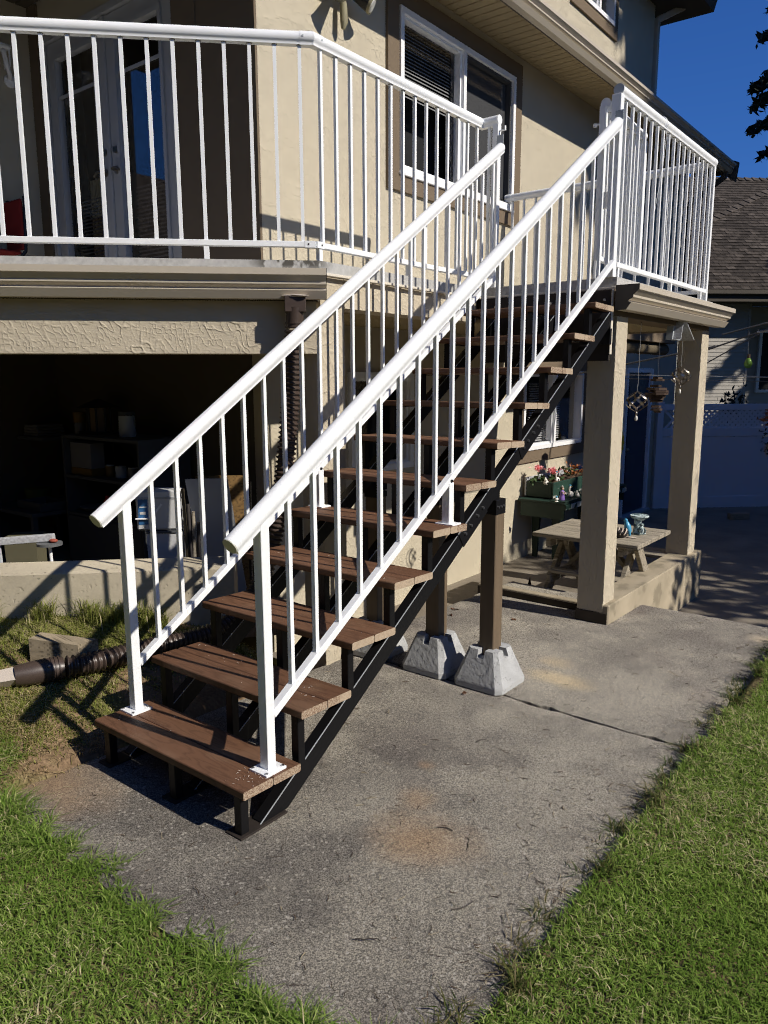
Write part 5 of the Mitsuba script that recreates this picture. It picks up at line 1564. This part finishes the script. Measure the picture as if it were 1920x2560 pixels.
# ---------------------------------------------------------------- trees
def conifer(lab, x, y, z0, H, R, n_whorl, seed, dens=1.0, zlow=.12, leaf=.12, mat_='conifer_leaf'):
    k = thing('conifer_tree', lab, 'tree')
    qq = np.random.default_rng(seed)
    add('trunk', tube([(x, y, z0), (x + .1, y, z0 + H * .5), (x, y, z0 + H)], [.22 * H / 12, .13 * H / 12, .01], 10), 'bark', k, smooth=40)
    pts, br_ = [], []
    for i in range(n_whorl):
        t = zlow + (1 - zlow) * (i + qq.uniform(0, .8)) / n_whorl
        L = R * (1 - t) ** .8 * qq.uniform(.75, 1.15) + .15
        for j in range(qq.integers(4, 7)):
            a = qq.uniform(0, 6.28)
            s = np.linspace(.1, 1, int(9 + 46 * dens * L / R * 1.0))
            droop = -.28 * L * s ** 1.7 + .12 * L * s * t
            c = np.stack([x + L * s * math.cos(a), y + L * s * math.sin(a), z0 + H * t + droop], 1)
            br_.append(tube(c[::max(1, len(c) // 5)], np.linspace(.03, .006, len(c[::max(1, len(c) // 5)])), 4, False))
            wd = .22 * L * (1 - s) + .10
            for rep in range(5):
                side = qq.normal(0, 1, len(s)) * wd * .7
                pts.append(c + np.stack([-math.sin(a) * side, math.cos(a) * side, -np.abs(side) * .35 - qq.uniform(0, .12, len(s))], 1))
    add('crown', leaves(np.vstack(pts), leaf * 1.5, seed, -.5, .4), mat_, k)
    add('branches', cat_m(br_), 'bark', k, kind='stuff')
    return k


conifer('dark conifer with drooping boughs cutting into the sky at the right', -.72, 14.8, -.6, 24.0, 1.95, 64, 31, 1.3, .265, .12)
conifer('tall conifer outside the frame right, shading the driveway', 7.6, 10.7, -.6, 20, 4.8, 54, 32, 1.4, .06, .24)
conifer('second conifer outside the frame shading the yard', 9.5, 16.5, -.6, 16.0, 4.2, 44, 33, 1.0, .06, .24)


def hedge_tree(lab, x, y, z0, c, r, n, seed, leaf):
    k = thing('garden_tree', lab, 'tree')
    qq = np.random.default_rng(seed)
    d = qq.normal(size=(n, 3)); d /= np.linalg.norm(d, axis=1, keepdims=True)
    cl = qq.normal(size=(26, 3)); cl /= np.linalg.norm(cl, axis=1, keepdims=True)
    w = (d @ cl.T).max(1)
    keep = qq.uniform(size=n) < smooth_np(.72, .95, w)
    p = np.array(c) + d * (qq.uniform(.35, 1.05, (n, 1)) ** .6) * np.array(r)
    p = p[keep]
    add('crown', leaves(p, leaf, seed, .2, .6), 'hedge_leaf', k)
    add('trunk', tube([(x, y, z0), (x + .05, y, c[2] * .5), (x, y, c[2])], [.13, .1, .05], 10), 'bark', k, smooth=40)
    add('limb', cat_m([tube([(x, y, c[2] * .6), tuple(np.array(c) + cl[i] * np.array(r) * .7)], [.05, .015], 6) for i in range(10)]), 'bark', k)


def smooth_np(a, b, x):
    t = np.clip((x - a) / (b - a), 0, 1); return t * t * (3 - 2 * t)


conifer('third conifer outside the frame, mirrored in the big window', 5.6, 18.0, -.6, 18.0, 4.2, 44, 35, 1.0, .05, .24)
conifer('broad conifer added outside the frame to dim the sky mirrored in the big window', 10.5, 21.5, -.6, 19.0, 4.6, 50, 37, 1.0, .05, .3)  # unseen tree added to darken the sky reflected in the panes
conifer('fourth conifer outside the frame, shading the neighbouring house', 4.5, 27.2, -.6, 12.5, 4.0, 10, 36, .5, .3, .3)
hedge_tree('garden tree outside the frame right, dappling the patio', 6.4, 7.9, -.6, (6.4, 8.3, 3.2), (1.9, 3.2, 2.9), 14000, 41, .22)


def hedge(lab, p0, p1, depth, H, n, seed):
    p0, p1 = np.array(p0, float), np.array(p1, float)
    k = thing('sky_block_hedge', lab, 'hedge')
    qq = np.random.default_rng(seed)
    d = (p1 - p0); L = np.linalg.norm(d); d /= L; nn = np.array([-d[1], d[0]])
    add('core', bar(np.append(p0, H * .46), np.append(p1, H * .46), depth * .8, H * .96), 'dark_leaf', k)
    t = qq.uniform(0, L, n); z = qq.uniform(-.5, H, n); sgn = qq.choice([-1, 1], n)
    o = sgn * depth * (.42 + .10 * qq.uniform(0, 1, n))
    top = qq.uniform(size=n) < .25
    z = np.where(top, H * (.96 + .06 * qq.uniform(0, 1, n)), z); o = np.where(top, qq.uniform(-.5, .5, n) * depth, o)
    P3 = np.stack([p0[0] + d[0] * t + nn[0] * o, p0[1] + d[1] * t + nn[1] * o, z], 1)
    add('foliage', leaves(P3, .22, seed, .8, .4), 'hedge_leaf', k)
    for i in range(int(L / 2.5)):
        q_ = p0 + d * (i + .5) * 2.5
        add('trunk', cyl((q_[0], q_[1], -.66), (q_[0], q_[1], H * .6), .07, 8, .03), 'bark', k)


hedge('unseen cedar hedge added behind the viewer to cut skylight', (-11, -6.2), (12, -6.2), 1.2, 4.2, 16000, 51)  # put in to lower the sky fill on faces turned from the sun
hedge('unseen cedar hedge added on the sunny side to block low sky', (12.5, -5.5), (12.5, 6.0), 1.2, 3.4, 9000, 52)  # put in to hide the low eastern sky and darken window reflections

for i_, (x_, y_, h_) in enumerate([(-9.5, -10.5, 13), (-4.5, -9.5, 14), (.5, -10.5, 15), (5.5, -9.5, 14), (10.5, -10.0, 13)]):  # unseen trees added to screen off more of the sky dome
    conifer(['first', 'second', 'third', 'fourth', 'fifth'][i_] + ' conifer from the left in the row added behind the viewer to cut skylight', x_, y_, -.6, h_, 3.4, 30, 60 + i_, .55, .08, .36)
